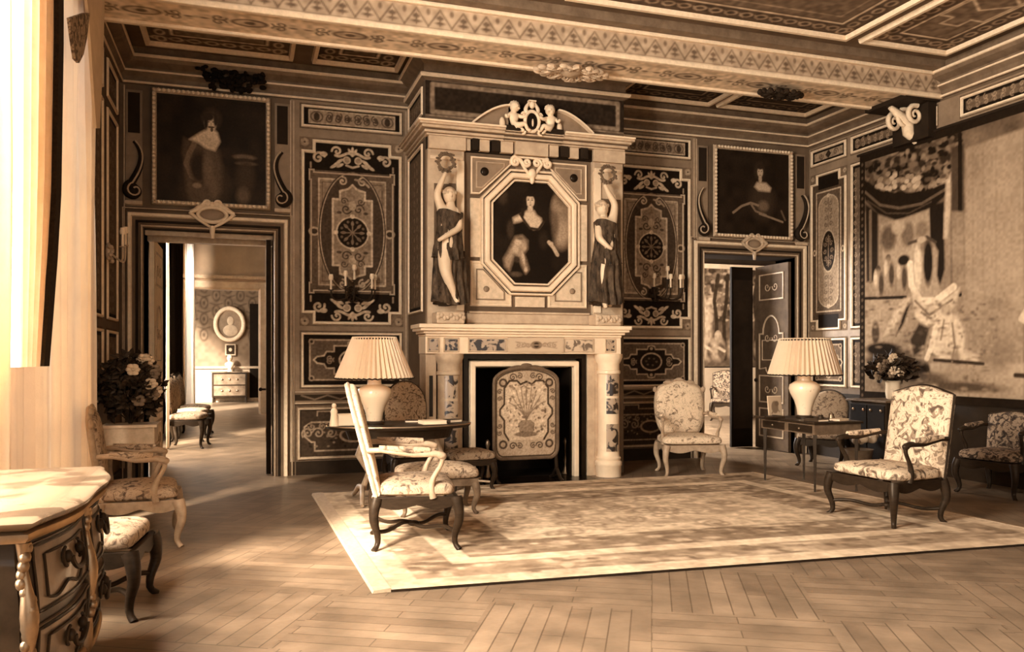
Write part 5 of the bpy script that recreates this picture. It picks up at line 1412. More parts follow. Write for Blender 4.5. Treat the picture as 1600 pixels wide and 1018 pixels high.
def make_armchair(label, loc, rz, frame, cloth, W=.68, D=.60, seat_z=.44, back_h=.68, style='arched', lean=.16, stretcher=True, pale_back_frame=None, group=None, arm_frame=None, cloth_back=None, name='armchair', arms=True, back=True):
    r = thing(name, label, 'stool' if not back else 'chair' if name != 'armchair' else 'armchair', loc, rz, group)
    zr = seat_z - .10
    arm_frame = arm_frame or frame
    bf = pale_back_frame or frame; cloth_back = cloth_back or cloth
    soft(cushion_mb(W * .97, D * .95, zr + .025, .095, .035, taper=.16).build('seat', cloth, r, smooth=True))
    # seat rail with a scalloped apron
    mb = MB(); xf, xb = W / 2, W / 2 * .85
    cor = [(-xf, -D / 2), (xf, -D / 2), (xb, D / 2), (-xb, D / 2)]
    for k in range(4):
        a_, b_ = Vector(cor[k]), Vector(cor[(k + 1) % 4]); d = (b_ - a_); nn = Vector((-d.y, d.x)).normalized()
        top, bot, n_ = zr + .03, zr - .035, 20
        poly = [(0, top), (d.length, top)] + [(d.length * (1 - i / n_), bot - .022 * abs(math.sin(2 * math.pi * i / n_)) + .018 * math.cos(math.pi * (i / n_ - .5) * 4) * .3) for i in range(n_ + 1)]
        dn = d.normalized()
        mb.prism(poly, lambda u, v, k_, a_=a_, dn=dn, nn=nn: (a_.x + dn.x * u + nn.x * k_, a_.y + dn.y * u + nn.y * k_, v), .03)
    bev(mb.build('seat_rail', frame, r), .004)
    for sx in (-1, 1):
        for sy in (-1, 1):
            x = sx * ((xf if sy < 0 else xb) - .02); y = sy * (D / 2 - .02)
            cabriole(x, y, zr + .02, sx * .8, sy * .8).build('leg', frame, r, smooth=True)
    if stretcher:
        zs = .13; mb = MB()
        for f in (-1, 1):
            pts = [(f * (-xf + .03) * (1 - t) + f * (xb - .03) * t, (-D / 2 + .03) * (1 - t) + (D / 2 - .03) * t, zs + .015 * math.sin(t * math.pi * 4) ) for t in [i / 20 for i in range(21)]]
            mb.tube([(p[0] + f * .03 * math.sin(2 * math.pi * i / 20), p[1], p[2]) for i, p in enumerate(pts)], .015, 8)
        mb.ell((0, 0, zs), .045, .045, .022).build('stretcher', frame, r, smooth=True)
    if not back: return r
    # back, leaning away from the sitter
    out = back_outline(W * .86, back_h, style); zb = seat_z + (.03 if style == 'carved' else -.06)
    def bk(u, v, k):
        return (u, D / 2 - .03 + v * lean + k * .9, zb + v)
    cx, cz = 0, sum(z for _, z in out) / len(out)
    rs = []
    for s, k in ((1.0, .04), (1.0, -.005), (.96, -.03), (.80, -.045), (.5, -.055), (.15, -.058), (.02, -.058)):
        rs.append([bk(x * s, cz + (z - cz) * s, k) for x, z in out])
    ob = MB().rings(rs).build('backrest', cloth_back, r, smooth=True)
    mb = MB(); pts = [bk(x, z, .015) for x, z in out]
    if style == 'carved':
        mb.tube(pts, .024, 8, closed=True)
        for f in (-1, 0, 1):
            c = bk(f * W * .20, back_h * (1.0 if f else 1.05), -.005); mb.ell(c, .05, .02, .028).ell((c[0] + .04, c[1], c[2] - .005), .022, .018, .018).ell((c[0] - .04, c[1], c[2] - .005), .022, .018, .018)
        for f in (-1, 1):
            mb.tube([bk(f * W * .28, 0, .01), bk(f * W * .33, -.06, .01), (f * (xb - .03), D / 2 - .03, zr)], .024, 8)
            mb.ell(bk(f * W * .44, back_h * .86, 0), .03, .02, .035)
    else:
        mb.tube(pts, .013, 6)
        for f in (-1, 1): mb.tube([bk(f * W * .43, 0, .03), (f * (xb - .03), D / 2 - .02, zr)], .022, 8)
    mb.build('back_frame', bf, r, smooth=True)
    if arms:
        za = seat_z + .235
        for f in (-1, 1):
            xa = f * (W / 2 - .015)
            yb = D / 2 - .03 + (za - zb) * lean + .0
            arm = [(f * (W * .43), yb, za + .03), (f * (W * .46), yb - .10, za + .035), (xa, .02, za), (xa + f * .012, -D * .22, za + .005), (xa + f * .018, -D * .30, za - .01), (xa + f * .018, -D * .33, za - .035)]
            mb = MB().tube(arm, [.020, .021, .022, .024, .028, .016], 10)
            mb.ell((xa + f * .018, -D * .30, za - .012), .028, .034, .026)
            ao = mb.build('arm', arm_frame, r, smooth=True)
            MB().tube([(f * (W * .46), yb - .08, za + .05), (xa, .03, za + .030), (xa + f * .008, -D * .16, za + .03)], [.020, .030, .022], 10).build('arm_pad', cloth, ao, smooth=True)
            sup = bez((xa + f * .015, -D * .29, za - .01), (xa + f * .02, -D * .36, za - .10), (xa - f * .005, -D * .10, za - .14), (xa - f * .005, -D * .20, zr + .02), 12)
            MB().tube(sup, [.020, .019, .017, .016, .016, .017, .018, .020, .022, .024, .026, .028], 8).build('arm_support', arm_frame, r, smooth=True)
    return r
def facing(dx, dy):   # rotation so that local -y looks along (dx, dy)
    return math.atan2(dy, dx) + math.pi / 2
# chair at the left front, seen in profile, facing right
def chair_center(front_a, front_b, D):
    a_, b_ = Vector(front_a), Vector(front_b); return a_, b_
make_armchair('high-backed armchair with pale back frame in profile at the left end of the rug', (1.20, 6.02, .022), facing(.985, -.13), m_walnut, f_mid, W=.68, D=.60, seat_z=.45, back_h=.77, style='arched', lean=.26, pale_back_frame=m_palewood, arm_frame=m_palewood, cloth_back=f_pale)
make_armchair('high-backed armchair in bold leaf pattern cloth with dark legs at the right', (5.27, 5.64, .0), facing(-.995, -.04), m_walnut, f_bold, W=.74, D=.62, seat_z=.45, back_h=.74, style='arched', lean=.16)
make_armchair('carved armchair with pale floral cloth standing against the wall by the right doorway', (5.06, 8.62, .0), facing(-.22, -.975), m_palewood, f_pale, W=.70, D=.58, seat_z=.44, back_h=.62, style='carved', lean=.12, stretcher=False)
make_armchair('chair with speckled brocade back standing behind the oval table', (1.66, 8.38, 0), facing(.1, -.99), m_walnut, f_speck, W=.54, D=.50, seat_z=.44, back_h=.76, style='round', lean=.10, stretcher=False, arms=False, name='side_chair')
make_armchair('pale wooden armchair beside the long curtain, behind the near seat', (-.77, 6.72, 0), facing(.97, .1), m_palewood, f_mid, W=.64, D=.56, seat_z=.42, back_h=.55, style='carved', lean=.14, stretcher=False)
make_armchair('upholstered stool with dark cabriole legs and worn tapestry seat, next to the commode', (-.80, 4.98, 0), facing(.98, -.10), m_walnut, f_mid, W=.54, D=.52, seat_z=.44, back_h=.50, style='carved', lean=.12, stretcher=True, arms=False, name='upholstered_stool', back=False)
make_armchair('round-backed chair in the shadow behind the right table, by the tapestry', (7.15, 8.75, 0), facing(-.8, -.6), m_walnut, f_mid, W=.56, D=.5, seat_z=.42, back_h=.60, style='round', lean=.10, stretcher=False, arms=False, name='side_chair')
make_armchair('shadowed chair against the tapestry wall at the far right edge', (7.35, 6.35, 0), facing(-.97, -.2), m_walnut, f_dark, W=.60, D=.52, seat_z=.42, back_h=.46, style='arched', lean=.10, stretcher=False)
make_armchair('tapestry-backed chair in the room beyond the right doorway', (10.2, 15.7, 0), facing(-.55, -.85), m_walnut, f_dark, W=.66, D=.6, seat_z=.46, back_h=.68, style='arched', lean=.14, stretcher=False)

# ---------------------------------------------------------------- tables
def oval_table():
    r = thing('oval_table', 'oval writing table on a curved pedestal, carrying the left lamp', 'table', (1.42, 7.80, .02))
    MB().lathe([(0.001, .70), (.96, .70), (.985, .708), (1.0, .718), (1.0, .728), (.985, .735), (.001, .735)], n=56, sx=.70, sy=.40).build('tabletop', m_walnut, r, smooth=True)
    mb = MB().ribbon(arc(0, 0, .70, .40, 0, 2 * math.pi, 57)[:-1], .016, plane_fn((0, 0, .728), (1, 0, 0), (0, 1, 0), (0, 0, 1)), .01, closed=True)
    mb.build('gilt_rim', m_brass, r)
    MB().lathe([(.001, .60), (.80, .60), (.86, .70), (.001, .70)], n=40, sx=.62, sy=.33).build('apron', m_walnut, r)
    for sx in (-1, 1):
        mb = MB()
        mb.tube([(sx * .34, 0, .62), (sx * .40, 0, .45), (sx * .30, 0, .28), (sx * .36, 0, .12)], [.03, .035, .03, .03], 10)
        mb.build('pedestal', m_palewood, r, smooth=True)
        for sy in (-1, 1):
            MB().tube([(sx * .36, 0, .14), (sx * .38, sy * .12, .13), (sx * .40, sy * .26, .05), (sx * .41, sy * .33, .018)], [.028, .026, .022, .018], 8).build('foot', m_palewood, r, smooth=True)
    MB().tube([(-.33, 0, .22), (0, 0, .19), (.33, 0, .22)], .018, 8).build('stretcher', m_midwood, r, smooth=True)
    return r
oval_table()
def desk(label, c, w, d, hgt):
    r = thing('writing_table', label, 'table', c)
    bev(MB().box(-w / 2 - .02, w / 2 + .02, -d / 2 - .02, d / 2 + .02, hgt - .025, hgt).build('tabletop', m_walnut, r), .005)
    MB().box(-w / 2 + .03, w / 2 - .03, -d / 2 + .03, d / 2 - .03, hgt, hgt + .002).build('leather_top', m_leather, r)
    MB().box(-w / 2, w / 2, -d / 2, d / 2, hgt - .13, hgt - .025).build('apron', m_midwood, r)
    for k in (-1, 1):
        dr = MB().box(-w / 2 - .006, -w / 2, k * d / 4 - d * .21, k * d / 4 + d * .21, hgt - .115, hgt - .04).build('drawer', m_walnut, r)
        MB().ell((-w / 2 - .014, k * d / 4, hgt - .078), .012).build('knob', m_brass, dr, smooth=True)
    for sx in (-1, 1):
        for sy in (-1, 1):
            MB().tube([(sx * (w / 2 - .03), sy * (d / 2 - .03), z) for z in (hgt - .05, hgt - .2, .03, 0)], [.026, .024, .013, .016], 4).build('leg', m_walnut, r)
    return r
desk('rectangular dark writing table on slender legs, carrying the right lamp', (5.82, 7.36, 0), .58, .90, .735)
# tapestry-covered stool in front of the fireplace
r = thing('footstool', 'low tapestry-covered stool by the left column of the chimneypiece', 'stool', (2.24, 8.30, .0), .1)
soft(cushion_mb(.50, .40, .32, .09, .03).build('seat', f_mid, r, smooth=True))
MB().box(-.24, .24, -.19, .19, .27, .33).build('seat_rail', m_walnut, r)
for sx in (-1, 1):
    for sy in (-1, 1): cabriole(sx * .21, sy * .16, .29, sx * .7, sy * .7, .9).build('leg', m_walnut, r, smooth=True)
MB().tube([(-.2, -.15, .09), (0, 0, .10), (.2, .15, .09)], .012, 6).tube([(-.2, .15, .09), (0, 0, .10), (.2, -.15, .09)], .012, 6).build('stretcher', m_palewood, r, smooth=True)
# second small bench glimpsed under the oval table
r = thing('upholstered_bench', 'pale upholstered bench showing between the oval table and the profile chair', 'bench', (1.62, 7.10, .022), -.05)
soft(cushion_mb(.72, .46, .30, .10, .05).build('seat', f_mid, r, smooth=True))
MB().box(-.34, .34, -.21, .21, .25, .31).build('seat_rail', m_midwood, r)
for sx in (-1, 1):
    for sy in (-1, 1): cabriole(sx * .31, sy * .18, .27, sx * .7, sy * .7, .9).build('leg', m_midwood, r, smooth=True)

# ---------------------------------------------------------------- lamps
m_shade = mat('pleated_shade_cloth', .86, .9, var=.04, trans=.35)
m_vase = marble('pale_porcelain', .82, .52, 9, .34, .22)
m_trim = mat('shade_trim', .02, .8)
def lamp(label, c, rb=.36, rt=.20, hb=.46, hs=.40, zoff=0, seed=1):
    r = thing('table_lamp', label, 'lamp', c)
    MB().lathe([(.001, 0), (.095, 0), (.095, .02), (.07, .035)], n=28).build('base', m_walnut, r, smooth=True)
    k = hb / .46
    MB().lathe([(.068, .03 * k), (.075, .05 * k), (.085, .12 * k), (.11, .20 * k), (.150, .28 * k), (.165, .33 * k), (.155, .375 * k), (.11, .405 * k), (.07, .42 * k), (.065, .46 * k), (.072, .47 * k)], n=32).build('vase', m_vase, r, smooth=True)
    n_ = 46 * 2; rs = []
    for t in [i / 6 for i in range(7)]:
        R0 = rb * (1 - t) + rt * t
        rs.append([((R0 + (.016 if j % 2 else -.014) * (1 - .3 * t)) * math.cos(2 * math.pi * j / n_), (R0 + (.016 if j % 2 else -.014) * (1 - .3 * t)) * math.sin(2 * math.pi * j / n_), hb + .02 + hs * t) for j in range(n_)])
    MB().rings(rs, cap=False).build('lamp_shade', m_shade, r)
    mb = MB()
    for R0, z in ((rb - .002, hb + .022),):
        mb.tube([((R0 + (.017 if j % 2 else -.013)) * math.cos(2 * math.pi * j / n_), (R0 + (.017 if j % 2 else -.013)) * math.sin(2 * math.pi * j / n_), z - .004 + (.008 if j % 2 else 0)) for j in range(n_)], .007, 5, closed=True)
    mb.build('dark_hem', m_trim, r)
    MB().tube([(rt * 1.02 * math.cos(2 * math.pi * j / 60), rt * 1.02 * math.sin(2 * math.pi * j / 60), hb + .02 + hs * .95) for j in range(60)], .008, 6, closed=True).build('top_cord', m_trim, r)
    MB().tube([(0, 0, hb), (0, 0, hb + .02 + hs)], .008, 8).ell((0, 0, hb + .13), .035, .035, .05).build('fitting', m_brass, r, smooth=True)
    return r
LT = .735 + .022
lc = B(585, 655, 7.8)
lamp('pleated lampshade on a pale vase standing on the oval table', (lc.x, 7.8, LT), .365, .20, .42, .40)
lamp('pleated lampshade on a pale vase standing on the rectangular writing table', (B(1257, 650, 7.40).x, 7.40, .738), .375, .255, .45, .40)

# ---------------------------------------------------------------- small things on the tables
TT = .757
p = B(531, 668, 7.72)
r = thing('porcelain_figurine', 'small white figurine on the left end of the oval table', 'figurine', (B(522, 668, 7.7).x, 7.70, TT))
MB().lathe([(.045, 0), (.042, .03), (.034, .07), (.030, .11), (.034, .14), (.020, .165), (.012, .17)], n=18, sy=.8).build('body', m_white, r, smooth=True)
MB().ell((0, 0, .19), .022, .022, .025).build('head', m_white, r, smooth=True)
r = thing('white_box', 'white letter box beside the figurine on the oval table', 'box', (B(543, 668, 7.72).x, 7.74, TT))
bev(MB().box(-.085, .095, -.05, .05, 0, .10).build('box_body', m_white, r), .006)
MB().box(-.09, .10, -.054, .054, .100, .112).build('lid', m_white, r)
MB().box(.095, .11, -.04, .04, .01, .08).build('dark_end', m_dark, r)
m_paper = mat('paper', .8, .8, var=.05); m_cover = mat('book_cover', .06, .5, var=.3)
def book(label, c, w, d, t, rz, m):
    r = thing('book', label, 'book', c, rz)
    MB().box(-w / 2 + .004, w / 2 - .004, -d / 2 + .004, d / 2 - .004, .004, t - .004).build('pages', m_paper, r)
    MB().box(-w / 2, w / 2, -d / 2, d / 2, 0, .004).box(-w / 2, w / 2, -d / 2, d / 2, t - .004, t).box(-w / 2, -w / 2 + .004, -d / 2, d / 2, 0, t).build('cover', m, r)
book('pale open-edged book lying right of the lamp on the oval table', (1.72, 7.70, TT), .24, .17, .035, .1, m_paper)
book('dark closed book near the right end of the oval table', (1.95, 7.82, TT), .15, .12, .03, .4, m_cover)
book('thin dark book at the lamp foot on the oval table', (1.57, 7.93, TT), .15, .11, .022, -.2, m_cover)
book('thin dark book on the left edge of the rectangular writing table', (5.64, 7.02, .737), .15, .2, .025, .1, m_cover)
book('pale book lying at the near end of the rectangular writing table', (5.93, 7.02, .737), .17, .12, .02, .3, m_paper)
r = thing('framed_card', 'small pale picture card propped on the writing table left of the lamp', 'card', (5.67, 7.74, .737), .12)
a = Art(.19, .22, .5, .008); a.ell(.09, .1, .05, .07, .2); a.ell(.12, .14, .03, .03, .15); a.line([(.04, .03), (.1, .1), (.15, .05)], .015, .2)
a.build('picture', plane_fn((-.095, -.006, .004), (1, 0, 0), (0, .12, .99), (0, -1, 0)), r)
MB().add([(-.10, -.004, 0), (.10, -.004, 0), (.10, .024, .23), (-.10, .024, .23), (-.10, .004, 0), (.10, .004, 0), (.10, .032, .23), (-.10, .032, .23)], [(0, 1, 2, 3), (4, 5, 6, 7), (0, 1, 5, 4), (1, 2, 6, 5), (2, 3, 7, 6), (3, 0, 4, 7)]).build('card_frame', m_paper, r)
for k, (px, y, lab) in enumerate(((1240, 7.12, 'small glass-like inkwell on the writing table in front of the lamp'), (1283, 7.05, 'small brass pot on the writing table at its right edge'))):
    r = thing('inkwell' if k == 0 else 'brass_pot', lab, 'inkwell' if k == 0 else 'pot', (5.72 if k == 0 else 5.98, 7.05 if k == 0 else 7.2, .737))
    MB().lathe([(.03, 0), (.034, .02), (.022, .045), (.026, .06), (.001, .06)], n=16).build('pot_body', m_brass if k else m_leather, r, smooth=True)
    MB().ell((0, 0, .066), .012).build('lid_knob', m_brass, r, smooth=True)
# extended slide with dark blotter left of the writing table
r = thing('blotter', 'dark blotter overhanging the far left corner of the writing table', 'blotter', (5.53, 7.55, .737), .1)
MB().box(-.22, .06, -.08, .10, 0, .02).build('pad', m_leather, r); MB().box(-.22, -.20, -.08, .10, .02, .026).build('corner_strip', m_cover, r); MB().box(.04, .06, -.08, .10, .02, .026).build('corner_strip', m_cover, r)

# ---------------------------------------------------------------- fire screen and fireplace
fs = thing('fire_screen', 'arched tapestry fire screen standing in the fireplace opening', 'fire screen', (3.00, 8.62, .006))
sw, sh_ = .76, 1.03
def screen_outline(e=0):
    w_ = sw / 2 - e
    return [(-w_ * .80, .26 + e)] + bez((-w_ * .80, .26 + e), (-w_, .28 + e), (-w_, .36), (-w_, .42), 6)[1:] + [(-w_, 1.10 - e)] + [(-w_ * math.cos(math.pi * i / 16), 1.12 - e + .16 * math.sin(math.pi * i / 16)) for i in range(1, 16)] + [(w_, 1.10 - e)] + bez((w_, .42), (w_, .36), (w_, .28 + e), (w_ * .80, .26 + e), 6)
out = screen_outline()
a = Art(sw, 1.06, .42, .0065)
ou = lambda x, z: (x + sw / 2, z - .25)
inner = [ou(x * .93, .76 + (z - .76) * .95) for x, z in out]
a.line(inner, .018, .05, closed=True)
fr_ = [(.17, .22), (.12, .30), (.12, .44), (.07, .50), (.07, .56), (.12, .62), (.12, .80), (.18, .88), (.27, .88), (.31, .84), (.38, .87)]
fr_ = [(x, y) for x, y in fr_]
a.line(fr_, .020, .04, sym=True); a.poly(fr_ + [(sw - x, y) for x, y in reversed(fr_)], .55)
a.line(fr_, .020, .04, sym=True)
for cy in (.17, .86):
    a.ell(.105, cy, .05, .05, .06, sym=True); a.ell(.105, cy, .028, .028, .35, sym=True)
    a.line(spiral(.22, cy - .02 if cy < .5 else cy + .06, .045, 1.4, 0, 1), .014, .06, sym=True); a.line(spiral(.30, cy - .02 if cy < .5 else cy + .075, .035, 1.4, 2, -1), .012, .06, sym=True)
for y in (.30, .38, .68, .76): a.line(spiral(.065, y, .03, 1.3, y * 9, 1), .012, .08, sym=True)
rn = random.Random(7)
a.poly([(.30, .30), (.46, .30), (.48, .40), (.43, .44), (.33, .44), (.28, .40)], .26); a.ell(.38, .28, .14, .03, .2)
for k in range(130):
    x, y = rn.uniform(.15, .61), rn.uniform(.30, .86); a.ell(x, y, rn.uniform(.008, .026), rn.uniform(.006, .016), rn.choice([.14, .2, .3, .7, .34]), rot=rn.uniform(0, 3))
for k in range(9):
    q = math.radians(30 + k * 15); a.line(bez((.38, .43), (.38 + .05 * math.cos(q), .55), (.38 + .16 * math.cos(q), .6), (.38 + .24 * math.cos(q), .46 + .36 * math.sin(q))), .010, .2)
a.noise(.25, .012, 4)
cv = a.build('embroidered_panel', plane_fn((-sw / 2, -.016, .25), (1, 0, 0), (0, 0, 1), (0, -1, 0)), fs, art_mat('tapestry_wool'))
bm = bmesh.new(); bm.from_mesh(cv.data)
def inside(x, z):
    o_ = out; c = False
    for i in range(len(o_)):
        (x0, z0), (x1, z1) = o_[i], o_[(i + 1) % len(o_)]
        if (z0 > z) != (z1 > z) and x < (x1 - x0) * (z - z0) / (z1 - z0) + x0: c = not c
    return c
bmesh.ops.delete(bm, geom=[v for v in bm.verts if not inside(v.co.x, v.co.z)], context='VERTS'); bm.to_mesh(cv.data); bm.free()
MB().prism(out, plane_fn((0, .012, 0), (1, 0, 0), (0, 0, 1), (0, -1, 0)), .024).build('backing', m_midwood, fs)
MB().tube([(x, -.012, z) for x, z in out], .020, 8, closed=True).build('frame', m_midwood, fs, smooth=True)
mb = MB().ell((0, -.02, 1.30), .07, .02, .03)
for f in (-1, 1): mb.tube([(f * x, -.015, z) for x, z in bez((.05, 1.29), (.15, 1.31), (.2, 1.26), (.3, 1.22))], .014, 6)
mb.build('crest', m_midwood, fs, smooth=True)
for f in (-1, 1):
    MB().tube([(f * .36, 0, .30), (f * .37, 0, .12)], .022, 8).tube([(f * .37, -.20, .012), (f * .37, -.12, .03), (f * .37, 0, .13), (f * .37, .12, .03), (f * .37, .20, .012)], [.016, .02, .026, .02, .016], 8).build('foot', m_walnut, fs, smooth=True)
for px, lab in ((762, 'dark iron firedog left of the fire screen'), (884, 'dark iron firedog right of the fire screen')):
    x = B(px, 700, 9.0).x
    r = thing('firedog', lab, 'firedog', (x, 9.0, .012))
    MB().lathe([(.05, 0), (.03, .04), (.018, .10), (.028, .16), (.016, .22), (.016, .34), (.03, .38), (.02, .42), (.001, .44)], n=16).build('post', m_brass, r, smooth=True)
    MB().box(-.012, .012, 0, .42, .10, .125).box(-.012, .012, .38, .42, 0, .10).build('bar', m_nearblack, r)

# ---------------------------------------------------------------- wall sconces
def sconce(label, c, pts, wall_dx=0, s=1.0, m=None, rz=0):
    r = thing('wall_sconce', label, 'wall light', c, rz)
    m = m or m_leather
    mb = MB().ell((0, -.02, 0), .05 * s, .03, .09 * s); rn = random.Random(2)
    for k in range(14): mb.ell((rn.uniform(-.06, .06) * s, -.03 + rn.uniform(-.03, 0), rn.uniform(-.10, .09) * s), .025 * s, .02, .022 * s, 8, 6)
    mb.build('backplate', m, r, smooth=True)
    for (dx, dz, dy) in pts:
        ar = MB().tube([(x, y, z) for x, y, z in bez((0, -.04, -.02), (dx * .5, dy, -.12 * s), (dx, dy, -.14 * s), (dx, dy, dz - .03), 14)], .010 * s, 6)
        ar.lathe([(.001, 0), (.03 * s, .004), (.034 * s, .012), (.012 * s, .014)], (dx, dy, dz - .03), 12)
        ao = ar.build('arm', m, r, smooth=True)
        MB().tube([(dx, dy, dz - .02), (dx, dy, dz + .10 * s)], .013 * s, 8).build('candle', m_white, ao, smooth=True)
        MB().lathe([(.024 * s, 0), (.030 * s, .03 * s), (.022 * s, .065 * s)], (dx, dy, dz + .10 * s), 12).build('flame_shade', m_white, ao, smooth=True)
    return r
c = B(549, 458, YB - .03)
sconce('branched wall candle sconce on the tall panel left of the chimneypiece', (c.x, YB - .03, c.z), [(-.26, .04, -.18), (-.10, .08, -.26), (.02, .17, -.12), (.22, .06, -.20), (.27, .06, -.10)])
c = B(1018, 458, YB - .03)
sconce('branched wall candle sconce on the tall panel right of the chimneypiece', (c.x + .02, YB - .03, c.z), [(.0 - .12, .08, -.26), (.16, .20, -.12), (.14, .08, -.24), (.30, .08, -.22), (.38, .09, -.14)])
c = R(168, 425, XL + .03) if False else Vector((XL + .03, 8.85, 2.45))
sconce('pale wall sconce on the left wall between curtain and corner', tuple(c), [(-.10, .06, -.16), (.10, .10, -.16)], rz=math.pi / 2, m=m_gilt2)

# ---------------------------------------------------------------- curtains of the front room
m_curt = mat('pale_curtain_cloth', .88, .9, var=.04, trans=.10, bump=.15, bscale=90)
for _nd in m_curt.node_tree.nodes:
    if _nd.type == 'BSDF_TRANSLUCENT':
        for _l in list(_nd.inputs['Color'].links): m_curt.node_tree.links.remove(_l)
        _nd.inputs['Color'].default_value = (.80, .68, .52, 1)
m_curt2 = mat('tan_curtain_cloth', .62, .9, var=.10, trans=.16)
m_drape = mat('dark_fringe_cloth', .02, .9, var=.5, scale=40)
m_lambrequin = floral('patterned_valance_cloth', .34, .16, .07, 16, thr=.5)
def curtain_mb(path, z0, z1, amp, waves, nz=14, gather=None, thick=.006):
    """folded cloth hanging along path ((x,y) points); gather(t_z) squeezes it toward its first point"""
    P = [Vector(p) for p in path]; n_ = 140; pts = []
    seg = [(P[i + 1] - P[i]).length for i in range(len(P) - 1)]; T = sum(seg)
    def at(t):
        d = t * T
        for i, l in enumerate(seg):
            if d <= l or i == len(seg) - 1:
                dirv = (P[i + 1] - P[i]).normalized(); return P[i] + dirv * d, Vector((-dirv.y, dirv.x))
            d -= l
    rows = []
    for k in range(nz + 1):
        tz = k / nz; z = z0 + (z1 - z0) * tz; row = []; g = gather(tz) if gather else 1.0
        for i in range(n_ + 1):
            t = i / n_; p, nn = at(t * g)
            o = amp * (math.sin(waves * 2 * math.pi * t + .6 * math.sin(5 * tz)) + .35 * math.sin(waves * 4.6 * math.pi * t + 1.3 + tz)) * (.75 + .25 * (1 - tz))
            row.append((p.x + nn.x * o, p.y + nn.y * o, z))
        rows.append(row)
    mb = MB(); k0 = n_ + 1
    mb.v = [q for r_ in rows for q in r_]
    mb.f = [(k * k0 + i, k * k0 + i + 1, (k + 1) * k0 + i + 1, (k + 1) * k0 + i) for k in range(nz) for i in range(n_)]
    return mb
r = thing('window_curtain', 'long pale curtain hanging at the left window from ceiling to floor', 'curtain', (XL + .12, 6.9, 0))
o = curtain_mb([(XL + .14, 7.38), (XL + .12, 4.70)], .02, 4.72,   .045, 12).build('cloth', m_curt, r, smooth=True); to_local(o, r); o.location = (0, 0, 0)
# patterned lambrequin point at the top
def lr(px, py, x): p = R(px, py, x); return p
mb = MB(); X_ = XL + .24
pts = [lr(128, 20, X_), lr(104, 28, X_), lr(108, 60, X_), lr(113, 92, X_), lr(119, 98, X_), lr(126, 84, X_), lr(131, 60, X_), lr(136, 20, X_)]
mb.rings([[p for p in pts], [p + Vector((.02, 0, 0)) for p in pts]])
to_local(mb.build('lambrequin_point', m_lambrequin), r)
pts = [lr(128, -25, X_), lr(160, -25, X_), lr(158, 60, X_), lr(152, 200, X_), lr(146, 200, X_), lr(138, 80, X_), lr(134, 20, X_)]
to_local(MB().rings([[p for p in pts], [p + Vector((.02, 0, 0)) for p in pts]]).build('side_tail', m_curt2), r)
to_local(MB().tube([(XL + .10, 4.2, 4.66), (XL + .10, 7.8, 4.66)], .03, 10).build('curtain_rod', m_dark), r)
r = thing('near_curtain', 'tan curtain with a dark fringed edge drawn at the left edge of the view', 'curtain', (XL + .25, 5.6, 0))
Xn = XL + .30
ed = [lr(84, -20, Xn), lr(84, 60, Xn), lr(82, 180, Xn), (lr(80, 300, Xn)), lr(74, 400, Xn), lr(66, 500, Xn), lr(60, 572, Xn)]
rows = []
for p in ed:
    row = []
    for i in range(61):
        t = i / 60; y = p.y + (4.38 - p.y) * t
        row.append((Xn + .03 * math.sin(t * 34 + p.z * .3) * min(1, t * 5), y, p.z))
    rows.append(row)
mb = MB(); mb.v = [q for rr in rows for q in rr]; mb.f = [(k * 61 + i, k * 61 + i + 1, (k + 1) * 61 + i + 1, (k + 1) * 61 + i) for k in range(len(ed) - 1) for i in range(60)]
o = mb.build('cloth', m_curt2, smooth=True); to_local(o, r)
mb = MB()
edge = []
for i in range(len(ed) - 1):
    for t in (0, .25, .5, .75): edge.append(ed[i].lerp(ed[i + 1], t))
edge.append(ed[-1])
rs = [[(p.x - .02, p.y - .02, p.z), (p.x + .03, p.y - .02, p.z), (p.x + .035, p.y + .085, p.z), (p.x - .02, p.y + .085, p.z)] for p in edge]
to_local(mb.rings(rs).build('dark_fringe', m_drape), r)

# ---------------------------------------------------------------- bombe commode, bottom left
cm = thing('commode', 'bow-fronted marquetry commode with marble top in the near left corner', 'commode', (-1.02, 3.78, 0))
m_com = mat('marquetry_wood', .20, .3, var=.45, scale=5, coat=.3)
m_com2 = mat('marquetry_dark', .03, .3, var=.4, scale=8, coat=.3)
m_cmarb = marble('commode_marble', .19, .09, 3.0, .46, .22)
def front(t):      # t from the far end (0) to the near end (1): serpentine front line in local x,y
    y = .67 - t * 1.34
    x = .30 + .085 * abs(math.sin(math.pi * t)) ** .8 - .01 * math.cos(4 * math.pi * t)
    return x, y
NF = 40
def cring(z, e, xb=-.30):
    pts = [(xb, .67 + e, z)]
    pts += [(front(i / NF)[0] + e, front(i / NF)[1] + (e if i == 0 else (-e if i == NF else 0)), z) for i in range(NF + 1)]
    pts += [(xb, -.67 - e, z)]
    return pts
mb = MB().rings([cring(.815, .02), cring(.83, .045), cring(.845, .05), cring(.855, .035)])
mb.build('marble_top', m_cmarb, cm, smooth=True)
mb = MB().rings([cring(.775, .022), cring(.79, .034), cring(.806, .034), cring(.814, .022)])
mb.build('gilt_band', m_brass, cm, smooth=True)
belly = lambda z: .03 * math.sin(math.pi * min(1, max(0, (z - .12) / .6))) - .02 * (1 - z / .8)
body = [cring(z, belly(z) - .02) for z in [.13 + .05 * k for k in range(14)]]
MB().rings(body).build('carcass', m_com2, cm, smooth=True)
def on_front(t, z, out_=.0):
    x, y = front(t); x2, y2 = front(t + .01); d = Vector((x2 - x, y2 - y)).normalized(); nn = Vector((-d.y, d.x))
    if nn.x < 0: nn = -nn
    e = belly(z) - .02 + out_
    return Vector((x + nn.x * e, y + nn.y * e, z))
